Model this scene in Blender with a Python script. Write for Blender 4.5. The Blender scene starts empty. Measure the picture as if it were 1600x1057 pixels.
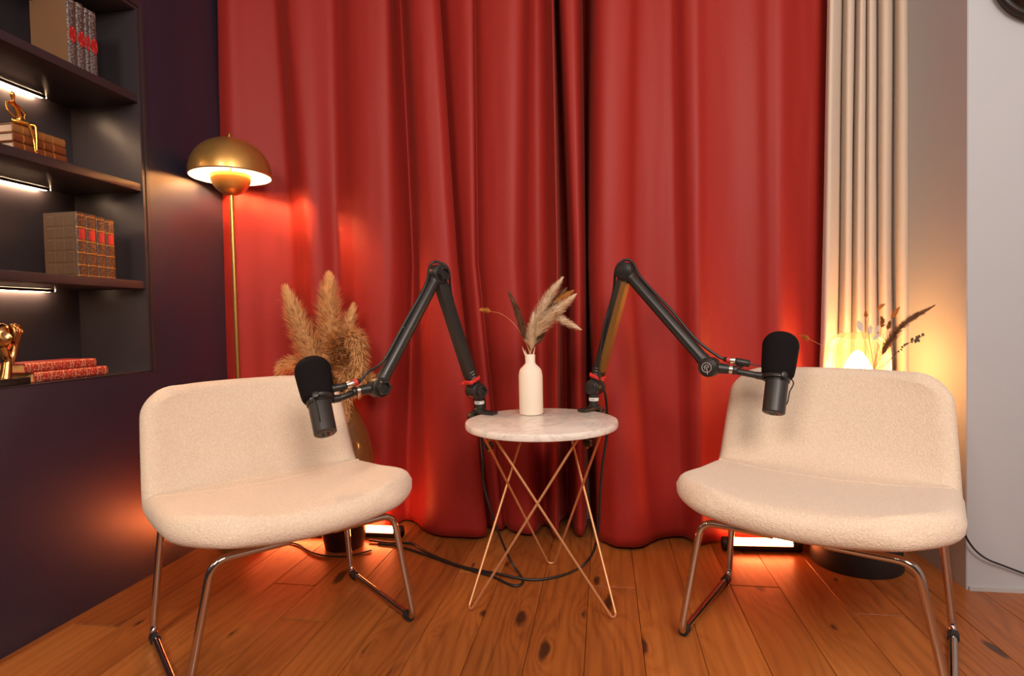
import bpy, bmesh, math, random
from math import sin, cos, pi, radians, sqrt, exp
from mathutils import Vector, Matrix, Euler, noise
random.seed(7)
scene = bpy.context.scene
COL = scene.collection
V = Vector

# ------------------------------------------------------------------ camera, world, lights, exposure
camd = bpy.data.cameras.new('camera'); cam = bpy.data.objects.new('camera', camd); COL.objects.link(cam)
camd.sensor_width = 36.0; camd.lens = 36.0 * 900 / 1600; camd.clip_start = 0.05
cam.matrix_world = Matrix.Translation((0, 0, 0.78)) @ Matrix.Rotation(radians(9.15), 4, 'Z') @ \
    Matrix.Rotation(radians(90 - 1.75), 4, 'X') @ Matrix.Rotation(radians(-1.25), 4, 'Z')
scene.camera = cam

world = bpy.data.worlds.new('world'); scene.world = world; world.use_nodes = True
world.node_tree.nodes['Background'].inputs[0].default_value = (1.0, 0.86, 0.76, 1)
world.node_tree.nodes['Background'].inputs[1].default_value = 0.03

def area(name, loc, target, size, power, color, size_y=None):
    l = bpy.data.lights.new(name, 'AREA'); l.energy = power; l.color = color
    l.shape = 'RECTANGLE'; l.size = size; l.size_y = size_y or size
    o = bpy.data.objects.new(name, l); COL.objects.link(o)
    o.location = loc
    o.rotation_euler = (V(target) - V(loc)).to_track_quat('-Z', 'Y').to_euler()
    return o
WHITE = (1.0, 0.86, 0.74)
area('softbox_light', (0.75, -0.75, 2.05), (-0.35, 1.7, 0.55), 0.75, 52, WHITE)
area('softbox_light', (-0.75, -0.85, 2.0), (0.3, 1.7, 0.5), 0.65, 30, WHITE)
area('softbox_light', (1.35, 0.1, 2.1), (0.9, 1.8, 0.9), 0.5, 6, (0.92, 0.94, 1.0))

vs = scene.view_settings
scene.display_settings.display_device = 'sRGB'
vs.view_transform = 'Standard'; vs.look = 'None'; vs.exposure = 0.0; vs.gamma = 1.0
vs.use_curve_mapping = False

# ------------------------------------------------------------------ materials
def nd(nt, t, **kw):
    n = nt.nodes.new(t)
    for k, v in kw.items():
        if k.startswith('_'): setattr(n, k[1:], v)
        else: n.inputs[k.replace('__', ' ')].default_value = v
    return n
def mat(name, color=(.8, .8, .8), rough=.5, metal=0.0, **kw):
    m = bpy.data.materials.new(name); m.use_nodes = True
    b = m.node_tree.nodes['Principled BSDF']
    b.inputs['Base Color'].default_value = (*color, 1)
    b.inputs['Roughness'].default_value = rough
    b.inputs['Metallic'].default_value = metal
    for k, v in kw.items():
        b.inputs[k.replace('_', ' ')].default_value = v
    return m
def bsdf(m): return m.node_tree.nodes['Principled BSDF']
def math_(nt, op, a, b=None, c=None):
    n = nt.nodes.new('ShaderNodeMath'); n.operation = op
    for i, x in enumerate((a, b, c)):
        if x is None: continue
        if isinstance(x, (int, float)): n.inputs[i].default_value = x
        else: nt.links.new(x, n.inputs[i])
    return n.outputs[0]
def bump(m, height_socket, strength=.3, dist=.002, normal_in=None):
    nt = m.node_tree
    b = nd(nt, 'ShaderNodeBump', Strength=strength, Distance=dist)
    nt.links.new(height_socket, b.inputs['Height'])
    nt.links.new(b.outputs[0], bsdf(m).inputs['Normal'])
    return b
def coords(nt, scale=(1, 1, 1), kind='Object'):
    tc = nt.nodes.new('ShaderNodeTexCoord'); mp = nt.nodes.new('ShaderNodeMapping')
    mp.inputs['Scale'].default_value = scale
    nt.links.new(tc.outputs[kind], mp.inputs[0]); return mp.outputs[0]
def noisy(m, scale=200, strength=.2, dist=.001, detail=3, cscale=(1, 1, 1)):
    nt = m.node_tree; n = nd(nt, 'ShaderNodeTexNoise', Scale=scale, Detail=detail)
    nt.links.new(coords(nt, cscale), n.inputs['Vector']); bump(m, n.outputs[0], strength, dist); return m
def ramp(nt, fac, stops, interp='LINEAR'):
    r = nt.nodes.new('ShaderNodeValToRGB'); r.color_ramp.interpolation = interp
    els = r.color_ramp.elements
    while len(els) < len(stops): els.new(.5)
    for e, (p, c) in zip(els, stops): e.position = p; e.color = (*c, 1)
    nt.links.new(fac, r.inputs[0]); return r.outputs[0]
def emis(name, color, strength):
    m = mat(name, (0, 0, 0), .5)
    b = bsdf(m); b.inputs['Emission Color'].default_value = (*color, 1); b.inputs['Emission Strength'].default_value = strength
    return m

def wood_floor():
    m = mat('pine_floor', (.5, .2, .06), .33); nt = m.node_tree; L = nt.links
    tc = nt.nodes.new('ShaderNodeTexCoord'); oi = nt.nodes.new('ShaderNodeObjectInfo')
    rnd = oi.outputs['Random']
    off = nt.nodes.new('ShaderNodeCombineXYZ')
    L.new(math_(nt, 'MULTIPLY', rnd, 37.3), off.inputs[0]); L.new(math_(nt, 'MULTIPLY', rnd, 91.7), off.inputs[1])
    L.new(math_(nt, 'MULTIPLY', rnd, 13.1), off.inputs[2])
    add = nt.nodes.new('ShaderNodeVectorMath'); add.operation = 'ADD'
    L.new(tc.outputs['Object'], add.inputs[0]); L.new(off.outputs[0], add.inputs[1])
    p = add.outputs[0]
    def mp(scale):
        q = nt.nodes.new('ShaderNodeMapping'); q.inputs['Scale'].default_value = scale; L.new(p, q.inputs[0]); return q.outputs[0]
    # knots
    vo = nd(nt, 'ShaderNodeTexVoronoi', Scale=1.0, Randomness=1.0, _voronoi_dimensions='2D'); wob = nd(nt, 'ShaderNodeTexNoise', Scale=9.0, Detail=2.0); L.new(p, wob.inputs['Vector'])
    wv = nt.nodes.new('ShaderNodeVectorMath'); wv.operation = 'MULTIPLY_ADD'; wv.inputs[1].default_value = (.16, .16, 0)
    L.new(wob.outputs['Color'], wv.inputs[0]); L.new(mp((5.2, 1.7, 1)), wv.inputs[2]); L.new(wv.outputs[0], vo.inputs['Vector'])
    vs2 = nt.nodes.new('ShaderNodeSeparateXYZ'); L.new(vo.outputs['Color'], vs2.inputs[0])
    dist = math_(nt, 'ADD', vo.outputs['Distance'], math_(nt, 'MULTIPLY', vs2.outputs[0], .085))
    knot = nt.nodes.new('ShaderNodeMapRange'); knot.interpolation_type = 'SMOOTHSTEP'
    L.new(dist, knot.inputs[0]); knot.inputs[1].default_value = .055; knot.inputs[2].default_value = .105
    knot.inputs[3].default_value = 1; knot.inputs[4].default_value = 0
    swirl = math_(nt, 'EXPONENT', math_(nt, 'MULTIPLY', dist, -6.5))
    # cathedral grain
    n1 = nd(nt, 'ShaderNodeTexNoise', Scale=1.0, Detail=2.0, Roughness=.45); L.new(mp((4.5, .8, 1)), n1.inputs['Vector'])
    sep = nt.nodes.new('ShaderNodeSeparateXYZ'); L.new(p, sep.inputs[0])
    ph = math_(nt, 'ADD', math_(nt, 'MULTIPLY', n1.outputs[0], 44.0), math_(nt, 'MULTIPLY', swirl, 34.0))
    ph = math_(nt, 'ADD', ph, math_(nt, 'MULTIPLY', sep.outputs[0], 210.0))
    s = math_(nt, 'MULTIPLY_ADD', math_(nt, 'SINE', ph), .5, .5)
    s = math_(nt, 'POWER', s, 2.2)
    n2 = nd(nt, 'ShaderNodeTexNoise', Scale=1.0, Detail=4.0, Roughness=.6); L.new(mp((85, 3, 1)), n2.inputs['Vector'])
    n3 = nd(nt, 'ShaderNodeTexNoise', Scale=1.0, Detail=3.0); L.new(mp((6, 1.6, 1)), n3.inputs['Vector'])
    tone = math_(nt, 'ADD', math_(nt, 'MULTIPLY', s, .13), math_(nt, 'MULTIPLY', n2.outputs[0], .55))
    tone = math_(nt, 'ADD', tone, math_(nt, 'MULTIPLY', n3.outputs[0], .48))
    n4 = nd(nt, 'ShaderNodeTexNoise', Scale=1.0, Detail=5.0, Roughness=.7, Distortion=.6); L.new(mp((26, 1.7, 1)), n4.inputs['Vector'])
    st4 = nt.nodes.new('ShaderNodeMapRange'); L.new(n4.outputs[0], st4.inputs[0]); st4.inputs[1].default_value = .56; st4.inputs[2].default_value = .78
    tone = math_(nt, 'ADD', tone, math_(nt, 'MULTIPLY', st4.outputs[0], .42))
    tone = math_(nt, 'ADD', tone, math_(nt, 'MULTIPLY', rnd, .30))
    tone = math_(nt, 'SUBTRACT', tone, .22)
    c = ramp(nt, tone, [(0.10, (.48, .175, .040)), (.42, (.35, .11, .022)), (.68, (.24, .068, .014)), (1.0, (.10, .028, .007))])
    mx = nd(nt, 'ShaderNodeMix', _data_type='RGBA'); L.new(knot.outputs[0], mx.inputs[0]); L.new(c, mx.inputs[6])
    mx.inputs[7].default_value = (.055, .02, .009, 1)
    L.new(mx.outputs[2], bsdf(m).inputs['Base Color'])
    rr = math_(nt, 'MULTIPLY_ADD', n3.outputs[0], .25, .24); L.new(rr, bsdf(m).inputs['Roughness'])
    bump(m, tone, .12, .002)
    return m

M = {}
M['floor'] = wood_floor()
M['navy'] = noisy(mat('navy_paint', (.014, .018, .038), .34, 0, Specular_IOR_Level=1.0), 140, .06, .001)
M['navy_dark'] = mat('navy_board', (.034, .027, .031), .36)
M['column'] = noisy(mat('grey_white_wall_paint', (.425, .43, .45), .7), 300, .05, .0006)
M['backwall'] = noisy(mat('beige_wall_paint', (.60, .52, .46), .8), 260, .08, .0006)
M['ceiling'] = mat('ceiling_paint', (.7, .68, .66), .9)
def fabric(name, col, rough, sheen, sc=900, st=.25, spec=.3):
    m = mat(name, col, rough, 0, Specular_IOR_Level=spec, Sheen_Weight=sheen, Sheen_Roughness=.4)
    nt = m.node_tree
    a = nd(nt, 'ShaderNodeTexNoise', Scale=1.0, Detail=2.0); nt.links.new(coords(nt, (sc, sc, sc * .12)), a.inputs['Vector'])
    b = nd(nt, 'ShaderNodeTexNoise', Scale=1.0, Detail=2.0); nt.links.new(coords(nt, (sc * .12, sc * .12, sc)), b.inputs['Vector'])
    bump(m, math_(nt, 'ADD', a.outputs[0], b.outputs[0]), st, .0008)
    return m
M['red_curtain'] = fabric('red_satin_cloth', (.31, .0185, .013), .56, .10)
bsdf(M['red_curtain']).inputs['Sheen Tint'].default_value = (1, .35, .25, 1)
M['beige_curtain'] = fabric('beige_linen_cloth', (.62, .50, .40), .85, .3, 700, .3)
def boucle():
    m = mat('cream_boucle', (.80, .66, .52), .95, 0, Specular_IOR_Level=.15, Sheen_Weight=.25, Sheen_Roughness=.5); nt = m.node_tree
    v = nd(nt, 'ShaderNodeTexVoronoi', Scale=260.0); n0 = nd(nt, 'ShaderNodeTexNoise', Scale=60.0, Detail=3.0)
    c = coords(nt); nt.links.new(c, n0.inputs['Vector'])
    mx = nd(nt, 'ShaderNodeMix', _data_type='RGBA'); mx.inputs[0].default_value = .02
    nt.links.new(c, mx.inputs[6]); nt.links.new(n0.outputs['Color'], mx.inputs[7]); nt.links.new(mx.outputs[2], v.inputs['Vector'])
    h = math_(nt, 'ADD', math_(nt, 'SUBTRACT', 1.0, v.outputs['Distance']), math_(nt, 'MULTIPLY', n0.outputs[0], .8))
    bump(m, h, .42, .0028)
    col = ramp(nt, v.outputs['Distance'], [(0, (.82, .685, .545)), (.7, (.70, .56, .43))])
    nt.links.new(col, bsdf(m).inputs['Base Color'])
    return m
M['boucle'] = boucle()
M['chrome'] = mat('polished_chrome', (.62, .56, .52), .12, 1.0)
M['black_rubber'] = mat('black_rubber', (.012, .012, .012), .6)
M['gold_wire'] = mat('brushed_gold_wire', (.70, .38, .18), .48, .7)
M['brass'] = noisy(mat('aged_brass', (.62, .34, .09), .36, .8, Coat_Weight=.5, Coat_Roughness=.06), 30, .05, .001)
M['brass_pole'] = mat('brass_pole_metal', (.60, .36, .10), .3, .9)
M['lamp_inner'] = mat('white_lamp_inner', (.9, .85, .75), .5)
M['black_plastic'] = noisy(mat('black_plastic', (.016, .014, .013), .42), 400, .1, .0005)
M['arm_tube'] = mat('black_anodised_aluminium', (.030, .027, .026), .32, .35)
M['arm_inner'] = mat('warm_lit_channel', (.24, .11, .025), .4, .4)  # brown gold of the lit inner face, put into the base colour
M['foam'] = noisy(mat('black_foam', (.010, .008, .009), .95, 0, Specular_IOR_Level=.1), 900, .6, .002)
M['mic_body'] = mat('dark_grey_enamel', (.032, .028, .027), .42, .2)
M['silver'] = mat('silver_metal', (.7, .66, .6), .25, 1.0)
M['red_plastic'] = mat('red_plastic', (.55, .02, .015), .5)
M['white_print'] = mat('white_print', (.7, .68, .66), .6)
M['grey_print'] = mat('grey_print', (.36, .32, .31), .6)
M['cable'] = mat('black_cable_rubber', (.010, .009, .009), .5)
M['ceramic'] = mat('matt_white_ceramic', (.80, .70, .58), .62)
M['dark_pot'] = mat('black_matt_metal', (.016, .014, .014), .55)
M['marble'] = mat('white_marble', (.8, .76, .7), .22)
def marble():
    m = M['marble']; nt = m.node_tree; c = coords(nt)
    n = nd(nt, 'ShaderNodeTexNoise', Scale=7.0, Detail=6.0, Roughness=.6, Distortion=1.2); nt.links.new(c, n.inputs['Vector'])
    v = math_(nt, 'ABSOLUTE', math_(nt, 'SUBTRACT', n.outputs[0], .5))
    col = ramp(nt, v, [(0, (.66, .59, .53)), (.03, (.80, .73, .66)), (.2, (.86, .79, .71))])
    nt.links.new(col, bsdf(m).inputs['Base Color'])
marble()
M['bronze'] = mat('antique_bronze', (.45, .22, .08), .22, 1.0)
M['gold'] = mat('gold_leaf_metal', (.75, .37, .07), .22, 1.0)
M['black_stone'] = mat('black_stone', (.01, .01, .01), .25)
M['led'] = emis('warm_white_led', (1.0, .64, .38), 85)
M['bulb'] = emis('warm_bulb', (1.0, .50, .20), 1150)
M['glass_bulb'] = emis('amber_bulb', (1.0, .47, .14), 84)
M['tube'] = emis('orange_led_tube', (1.0, .20, .055), 58)
def amber():
    m = mat('amber_hammered_glass', (.42, .19, .055), .16, 0, Transmission_Weight=.55, IOR=1.45, Coat_Weight=.6); nt = m.node_tree
    v = nd(nt, 'ShaderNodeTexNoise', Scale=1.0, Detail=2.0); nt.links.new(coords(nt, (55, 55, 22)), v.inputs['Vector'])
    bump(m, v.outputs[0], .7, .004); return m
M['amber_glass'] = amber()
def thin_glass(name, tint, gloss=.16, alpha=1.0):
    m = bpy.data.materials.new(name); m.use_nodes = True; nt = m.node_tree
    nt.nodes.remove(bsdf(m)); out = [n for n in nt.nodes if n.type == 'OUTPUT_MATERIAL'][0]
    t = nd(nt, 'ShaderNodeBsdfTransparent'); t.inputs[0].default_value = (*tint, 1)
    g = nd(nt, 'ShaderNodeBsdfGlossy', Roughness=.06); lw = nd(nt, 'ShaderNodeLayerWeight', Blend=.35)
    tr = nd(nt, 'ShaderNodeBsdfTranslucent'); tr.inputs[0].default_value = (.9, .8, .65, 1)
    m1 = nt.nodes.new('ShaderNodeMixShader'); m1.inputs[0].default_value = gloss
    nt.links.new(t.outputs[0], m1.inputs[1]); nt.links.new(tr.outputs[0], m1.inputs[2])
    m2 = nt.nodes.new('ShaderNodeMixShader')
    nt.links.new(math_(nt, 'MULTIPLY', lw.outputs['Facing'], .6), m2.inputs[0])
    nt.links.new(m1.outputs[0], m2.inputs[1]); nt.links.new(g.outputs[0], m2.inputs[2])
    nt.links.new(m2.outputs[0], out.inputs[0]); return m
M['lamp_glass'] = thin_glass('ribbed_clear_glass', (.96, .90, .80), .10)
M['vase_glass'] = thin_glass('clear_glass', (.95, .93, .88), .06)
def plumem(name, a, b):
    m = mat(name, a, .9, 0, Specular_IOR_Level=.1, Subsurface_Weight=0.0); nt = m.node_tree
    n = nd(nt, 'ShaderNodeTexNoise', Scale=45.0, Detail=2.0); nt.links.new(coords(nt), n.inputs['Vector'])
    nt.links.new(ramp(nt, n.outputs[0], [(.3, a), (.7, b)]), bsdf(m).inputs['Base Color'])
    tr = nt.nodes.new('ShaderNodeBsdfTranslucent'); nt.links.new(bsdf(m).inputs['Base Color'].links[0].from_socket, tr.inputs[0])
    mx = nt.nodes.new('ShaderNodeMixShader'); mx.inputs[0].default_value = .38; out = [q for q in nt.nodes if q.type == 'OUTPUT_MATERIAL'][0]
    nt.links.new(bsdf(m).outputs[0], mx.inputs[1]); nt.links.new(tr.outputs[0], mx.inputs[2]); nt.links.new(mx.outputs[0], out.inputs[0]); return m
M['pampas'] = plumem('golden_pampas_fluff', (.90, .58, .28), (.62, .34, .13))
M['pampas_pale'] = plumem('pale_gold_fluff', (.96, .70, .38), (.82, .52, .24))
M['cream_plume'] = plumem('cream_fluff', (.95, .83, .66), (.86, .68, .48))
M['brown_plume'] = plumem('brown_fluff', (.28, .16, .09), (.16, .085, .045))
M['orange_plume'] = plumem('orange_fluff', (.75, .36, .10), (.55, .22, .05))
M['stem'] = mat('dry_stem', (.55, .33, .15), .8)
M['leaf_dark'] = mat('dark_dried_leaf', (.07, .05, .03), .7)
M['leaf_pale'] = mat('pale_dried_leaf', (.62, .52, .45), .7)
M['pages'] = noisy(mat('aged_paper', (.52, .38, .28), .8), 1, .5, .0006, 2, (30, 30, 3000))
M['gold_pages'] = mat('gilt_paper', (.62, .34, .12), .5)
M['gilt'] = mat('gilt_line', (.55, .25, .05), .4, .5)
def spine_mat(name, base, ink, density, sc=(220, 330, 330), rough=.5):
    m = mat(name, base, rough); nt = m.node_tree
    n = nd(nt, 'ShaderNodeTexNoise', Scale=1.0, Detail=2.0); nt.links.new(coords(nt, sc), n.inputs['Vector'])
    k = nt.nodes.new('ShaderNodeMath'); k.operation = 'GREATER_THAN'; k.inputs[1].default_value = density
    nt.links.new(n.outputs[0], k.inputs[0])
    mx = nd(nt, 'ShaderNodeMix', _data_type='RGBA'); nt.links.new(k.outputs[0], mx.inputs[0])
    mx.inputs[6].default_value = (*base, 1); mx.inputs[7].default_value = (*ink, 1)
    nt.links.new(mx.outputs[2], bsdf(m).inputs['Base Color']); return m
M['leather_brown'] = noisy(mat('brown_leather', (.085, .042, .020), .5), 150, .3, .001)
M['cloth_tan'] = noisy(mat('tan_book_cloth', (.20, .095, .040), .7), 500, .3, .001)
M['spine_silver'] = spine_mat('dark_spine_with_silver_filigree', (.03, .02, .02), (.24, .18, .17), .53)
M['oval_red'] = spine_mat('red_oval_label', (.38, .012, .012), (.65, .35, .22), .66, (300, 300, 120))
M['spine_gilt'] = spine_mat('brown_spine_with_gilt_print', (.05, .022, .012), (.36, .13, .025), .60, (200, 420, 300))
M['leather_tan'] = noisy(mat('tan_leather', (.26, .11, .032), .45), 150, .3, .001)
M['leather_rust'] = noisy(mat('rust_leather', (.17, .045, .014), .45), 150, .3, .001)
M['leather_red'] = noisy(mat('red_leather', (.38, .022, .016), .42), 150, .2, .001)
M['spine_red'] = spine_mat('red_spine_with_gilt_print', (.36, .02, .015), (.60, .28, .15), .56, (60, 200, 260), .42)
M['label_red'] = spine_mat('red_title_label', (.42, .012, .012), (.7, .4, .25), .70, (60, 300, 800), .5)
M['mirror_glass'] = mat('reflection_tinted_mirror', (.10, .06, .04), .08, .9)  # brown tint stands in for the reflected room
M['dark_frame'] = mat('dark_bronze_frame', (.02, .014, .012), .4, .3)

# ------------------------------------------------------------------ helpers
def mesh_obj(name, bm, m=None, parent=None, smooth=True, mats=None, recalc=True):
    if recalc: bmesh.ops.recalc_face_normals(bm, faces=bm.faces)
    me = bpy.data.meshes.new(name); bm.to_mesh(me); bm.free()
    for x in (mats or ([m] if m else [])): me.materials.append(x)
    if smooth:
        for p in me.polygons: p.use_smooth = True
        me.set_sharp_from_angle(angle=radians(38))
    o = bpy.data.objects.new(name, me); COL.objects.link(o)
    if parent: o.parent = parent
    return o
def tag(o, label=None, cat=None, group=None, kind=None):
    if label: o['label'] = label
    if cat: o['category'] = cat
    if group: o['group'] = group
    if kind: o['kind'] = kind
    return o
def empty(name, loc=(0, 0, 0), rz=0.0):
    o = bpy.data.objects.new(name, None); o.empty_display_size = .05
    COL.objects.link(o); o.location = loc; o.rotation_euler = (0, 0, rz); return o
def recenter(o):
    """put a mesh object's origin at the middle of its base"""
    me = o.data; xs = [v.co for v in me.vertices]
    mn = V((min(c.x for c in xs), min(c.y for c in xs), min(c.z for c in xs))); mx = V((max(c.x for c in xs), max(c.y for c in xs), 0))
    c = V(((mn.x + mx.x) / 2, (mn.y + mx.y) / 2, mn.z))
    me.transform(Matrix.Translation(-c)); o.location = o.location + c; return o
def tree(o):
    yield o
    for c in o.children: yield from tree(c)
def copy_tree(o, parent=None):
    c = o.copy(); COL.objects.link(c); c.parent = parent
    for ch in list(o.children): copy_tree(ch, c)
    return c
def box(bm, x0, x1, y0, y1, z0, z1, mi=0):
    v = [bm.verts.new((x, y, z)) for z in (z0, z1) for y in (y0, y1) for x in (x0, x1)]
    for q in ((0, 2, 3, 1), (4, 5, 7, 6), (0, 1, 5, 4), (2, 6, 7, 3), (0, 4, 6, 2), (1, 3, 7, 5)):
        f = bm.faces.new([v[i] for i in q]); f.material_index = mi
    return v
def bevel_all(bm, w, seg=2):
    bmesh.ops.bevel(bm, geom=list(bm.edges), offset=w, segments=seg, affect='EDGES', profile=.6)
def bbox(*a, b=.002, seg=2):
    bm = bmesh.new(); box(bm, *a)
    if b: bevel_all(bm, b, seg)
    return bm
def frame(d, up=V((0, 0, 1))):
    d = d.normalized()
    if abs(d.dot(up)) > .98: up = V((0, 1, 0))
    s = d.cross(up).normalized(); return s, s.cross(d).normalized()
def catmull(pts, n=8):
    P = [V(p) for p in pts]; P = [P[0] * 2 - P[1]] + P + [P[-1] * 2 - P[-2]]; out = []
    for i in range(1, len(P) - 2):
        a, b, c, d = P[i - 1:i + 3]
        for k in range(n):
            t = k / n
            out.append(.5 * ((2 * b) + (c - a) * t + (2 * a - 5 * b + 4 * c - d) * t * t + (3 * b - a - 3 * c + d) * t ** 3))
    out.append(P[-2]); return out
def fillet(pts, r, n=6, closed=False):
    """round the corners of a polyline with radius r"""
    P = [V(p) for p in pts]; out = []
    N = len(P)
    for i in range(N):
        if not closed and i in (0, N - 1): out.append(P[i]); continue
        a, b, c = P[i - 1], P[i], P[(i + 1) % N]
        u = (a - b); w = (c - b); k = min(r, u.length * .45, w.length * .45)
        p0 = b + u.normalized() * k; p1 = b + w.normalized() * k
        for j in range(n + 1):
            t = j / n; out.append(p0 * (1 - t) ** 2 + b * 2 * t * (1 - t) + p1 * t * t)
    return out
def tube(bm, pts, r, seg=10, caps=True, closed=False, flat=1.0):
    P = [V(p) for p in pts]; n = len(P)
    R = r if callable(r) else (lambda t: r)
    rings = []; s = None
    for i, p in enumerate(P):
        if closed: d = P[(i + 1) % n] - P[i - 1]
        else: d = P[min(i + 1, n - 1)] - P[max(i - 1, 0)]
        if d.length < 1e-9: d = V((0, 0, 1))
        d.normalize()
        if s is None: s, _ = frame(d)
        s = (s - d * s.dot(d)).normalized(); u = s.cross(d).normalized()
        rr = R(i / max(1, n - 1))
        rings.append([bm.verts.new(p + s * (cos(2 * pi * k / seg) * rr) + u * (sin(2 * pi * k / seg) * rr * flat)) for k in range(seg)])
    m = n if closed else n - 1
    for i in range(m):
        a, b = rings[i], rings[(i + 1) % n]
        for k in range(seg): bm.faces.new((a[k], a[(k + 1) % seg], b[(k + 1) % seg], b[k]))
    if caps and not closed: bm.faces.new(rings[0][::-1]); bm.faces.new(rings[-1])
    return bm
def cyl(bm, p0, p1, r0, r1=None, seg=20):
    r1 = r0 if r1 is None else r1; p0, p1 = V(p0), V(p1)
    return tube(bm, [p0, p1], lambda t: r0 + (r1 - r0) * t, seg)
def rcyl(bm, p0, p1, r, b=.002, seg=28):
    """cylinder with chamfered rims"""
    p0, p1 = V(p0), V(p1); d = (p1 - p0).normalized(); L = (p1 - p0).length
    ts = [0, b * .35, b, L - b, L - b * .35, L]; rr = [r - b, r - b * .35, r, r, r - b * .35, r - b]
    s, u = frame(d); rings = []
    for t, q in zip(ts, rr):
        rings.append([bm.verts.new(p0 + d * t + s * (cos(2 * pi * k / seg) * q) + u * (sin(2 * pi * k / seg) * q)) for k in range(seg)])
    for a, c in zip(rings, rings[1:]):
        for k in range(seg): bm.faces.new((a[k], a[(k + 1) % seg], c[(k + 1) % seg], c[k]))
    bm.faces.new(rings[0][::-1]); bm.faces.new(rings[-1]); return bm
def beam(bm, p0, p1, w, h, side, b=.002):
    """box beam from p0 to p1; side = direction of width w"""
    p0, p1 = V(p0), V(p1); d = (p1 - p0).normalized(); s = V(side); s = (s - d * s.dot(d)).normalized(); u = s.cross(d)
    t = bmesh.new(); L = (p1 - p0).length; box(t, -w / 2, w / 2, -h / 2, h / 2, 0, L)
    if b: bevel_all(t, b)
    mtx = Matrix((( s.x, u.x, d.x, p0.x), (s.y, u.y, d.y, p0.y), (s.z, u.z, d.z, p0.z), (0, 0, 0, 1)))
    t.transform(mtx); me = bpy.data.meshes.new('tmp'); t.to_mesh(me); t.free(); bm.from_mesh(me); bpy.data.meshes.remove(me); return bm
def lathe(bm, prof, c=(0, 0, 0), seg=48, rib=None, close=False):
    """prof: list of (r, z); rib(theta, z) -> radius factor"""
    c = V(c); rings = []
    for r, z in prof:
        if r < 1e-6: rings.append([bm.verts.new(c + V((0, 0, z)))])
        else:
            ring = []
            for k in range(seg):
                th = 2 * pi * k / seg; q = r * (rib(th, z) if rib else 1); ring.append(bm.verts.new(c + V((cos(th) * q, sin(th) * q, z))))
            rings.append(ring)
    for a, b in zip(rings, rings[1:]):
        if len(a) == 1 and len(b) == 1: continue
        for k in range(seg):
            k2 = (k + 1) % seg
            if len(a) == 1: bm.faces.new((a[0], b[k2], b[k]))
            elif len(b) == 1: bm.faces.new((a[k], a[k2], b[0]))
            else: bm.faces.new((a[k], a[k2], b[k2], b[k]))
    return bm
def smoothprof(keys, n=6):
    return [(max(0, p.x), p.y) for p in catmull([(a, b, 0) for a, b in keys], n)]

# ------------------------------------------------------------------ setting: floor, walls, ceiling
XL = -1.431; YB = 2.235; ZC = 2.62
def struct(name, bm, m, parent=None, smooth=False):
    o = mesh_obj(name, bm, m, parent, smooth)
    if not parent: o['kind'] = 'structure'
    return o
bm = bmesh.new(); box(bm, -1.75, 1.9, -1.6, 2.335, -.08, -.0185)
floor = struct('floor', bm, mat('subfloor', (.02, .01, .005), .9))
PW = .1348; x0 = -1.406 - PW; joints = {11: 1.67, 4: 1.585, 14: 1.72, 1: 1.30, 0: .6}
shared = {}
def plank_mesh(L):
    L = round(L, 2)
    if L not in shared:
        bm = bmesh.new(); box(bm, -PW / 2 + .0006, PW / 2 - .0006, -L / 2 + .0006, L / 2 - .0006, -.018, 0)
        top = [e for e in bm.edges if all(v.co.z > -.001 for v in e.verts)]
        bmesh.ops.bevel(bm, geom=top, offset=.0011, segments=1, affect='EDGES')
        me = bpy.data.meshes.new('plank'); bm.to_mesh(me); bm.free(); me.materials.append(M['floor']); shared[L] = me
    return shared[L]
i = 0
while x0 + i * PW < 1.75:
    xa = x0 + i * PW; cut = [YB]
    y = joints.get(i, .35 + (i * .7391 % 1) * 1.5 if i % 3 else .25 + (i * .37 % 1) * .8)
    ys = [YB, round(y, 2)]
    while ys[-1] > -1.4: ys.append(round(ys[-1] - (1.25 + .3 * (i * .53 % 1)), 2))
    for a, b in zip(ys, ys[1:]):
        if a - b < .05: continue
        o = bpy.data.objects.new('plank', plank_mesh(a - b)); COL.objects.link(o); o.parent = floor
        o.location = (xa + PW / 2, (a + b) / 2, 0)
    i += 1

ZL, ZT, YN0, YN1, XN = .644, 1.775, .42, 1.62, -1.676     # niche
bm = bmesh.new()
box(bm, XL - .30, XL, -1.6, YB + .1, 0, ZL - .002)
box(bm, XL - .30, XL, YN1 + .012, YB + .1, ZL - .002, ZC)
box(bm, XL - .30, XL, -1.6, YN0 - .012, ZL - .002, ZC)
box(bm, XL - .30, XL, YN0 - .012, YN1 + .012, ZT + .012, ZC)
box(bm, XL - .30, XN - .012, YN0 - .012, YN1 + .012, ZL - .002, ZT + .012)
struct('wall_left', bm, M['navy'])
bm = bmesh.new(); box(bm, XL, .985, YB, YB + .1, 0, ZC); struct('wall_back', bm, M['backwall'])
bm = bmesh.new(); box(bm, .985, 1.9, 1.765, YB + .1, 0, ZC)
es = [e for e in bm.edges if all(abs(v.co.x - .985) < 1e-4 and abs(v.co.y - 1.765) < 1e-4 for v in e.verts)]
bmesh.ops.bevel(bm, geom=es, offset=.0015, segments=2, affect='EDGES')
struct('wall_right', bm, M['column'], smooth=True)
bm = bmesh.new(); box(bm, -1.75, 1.9, -1.6, YB + .1, ZC, ZC + .08); struct('ceiling', bm, M['ceiling'])
bm = bmesh.new(); box(bm, .99, 1.9, 1.7585, 1.765, 0, .011)
struct('baseboard_right', bm, mat('sealant_strip', (.42, .40, .40), .6))

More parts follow.
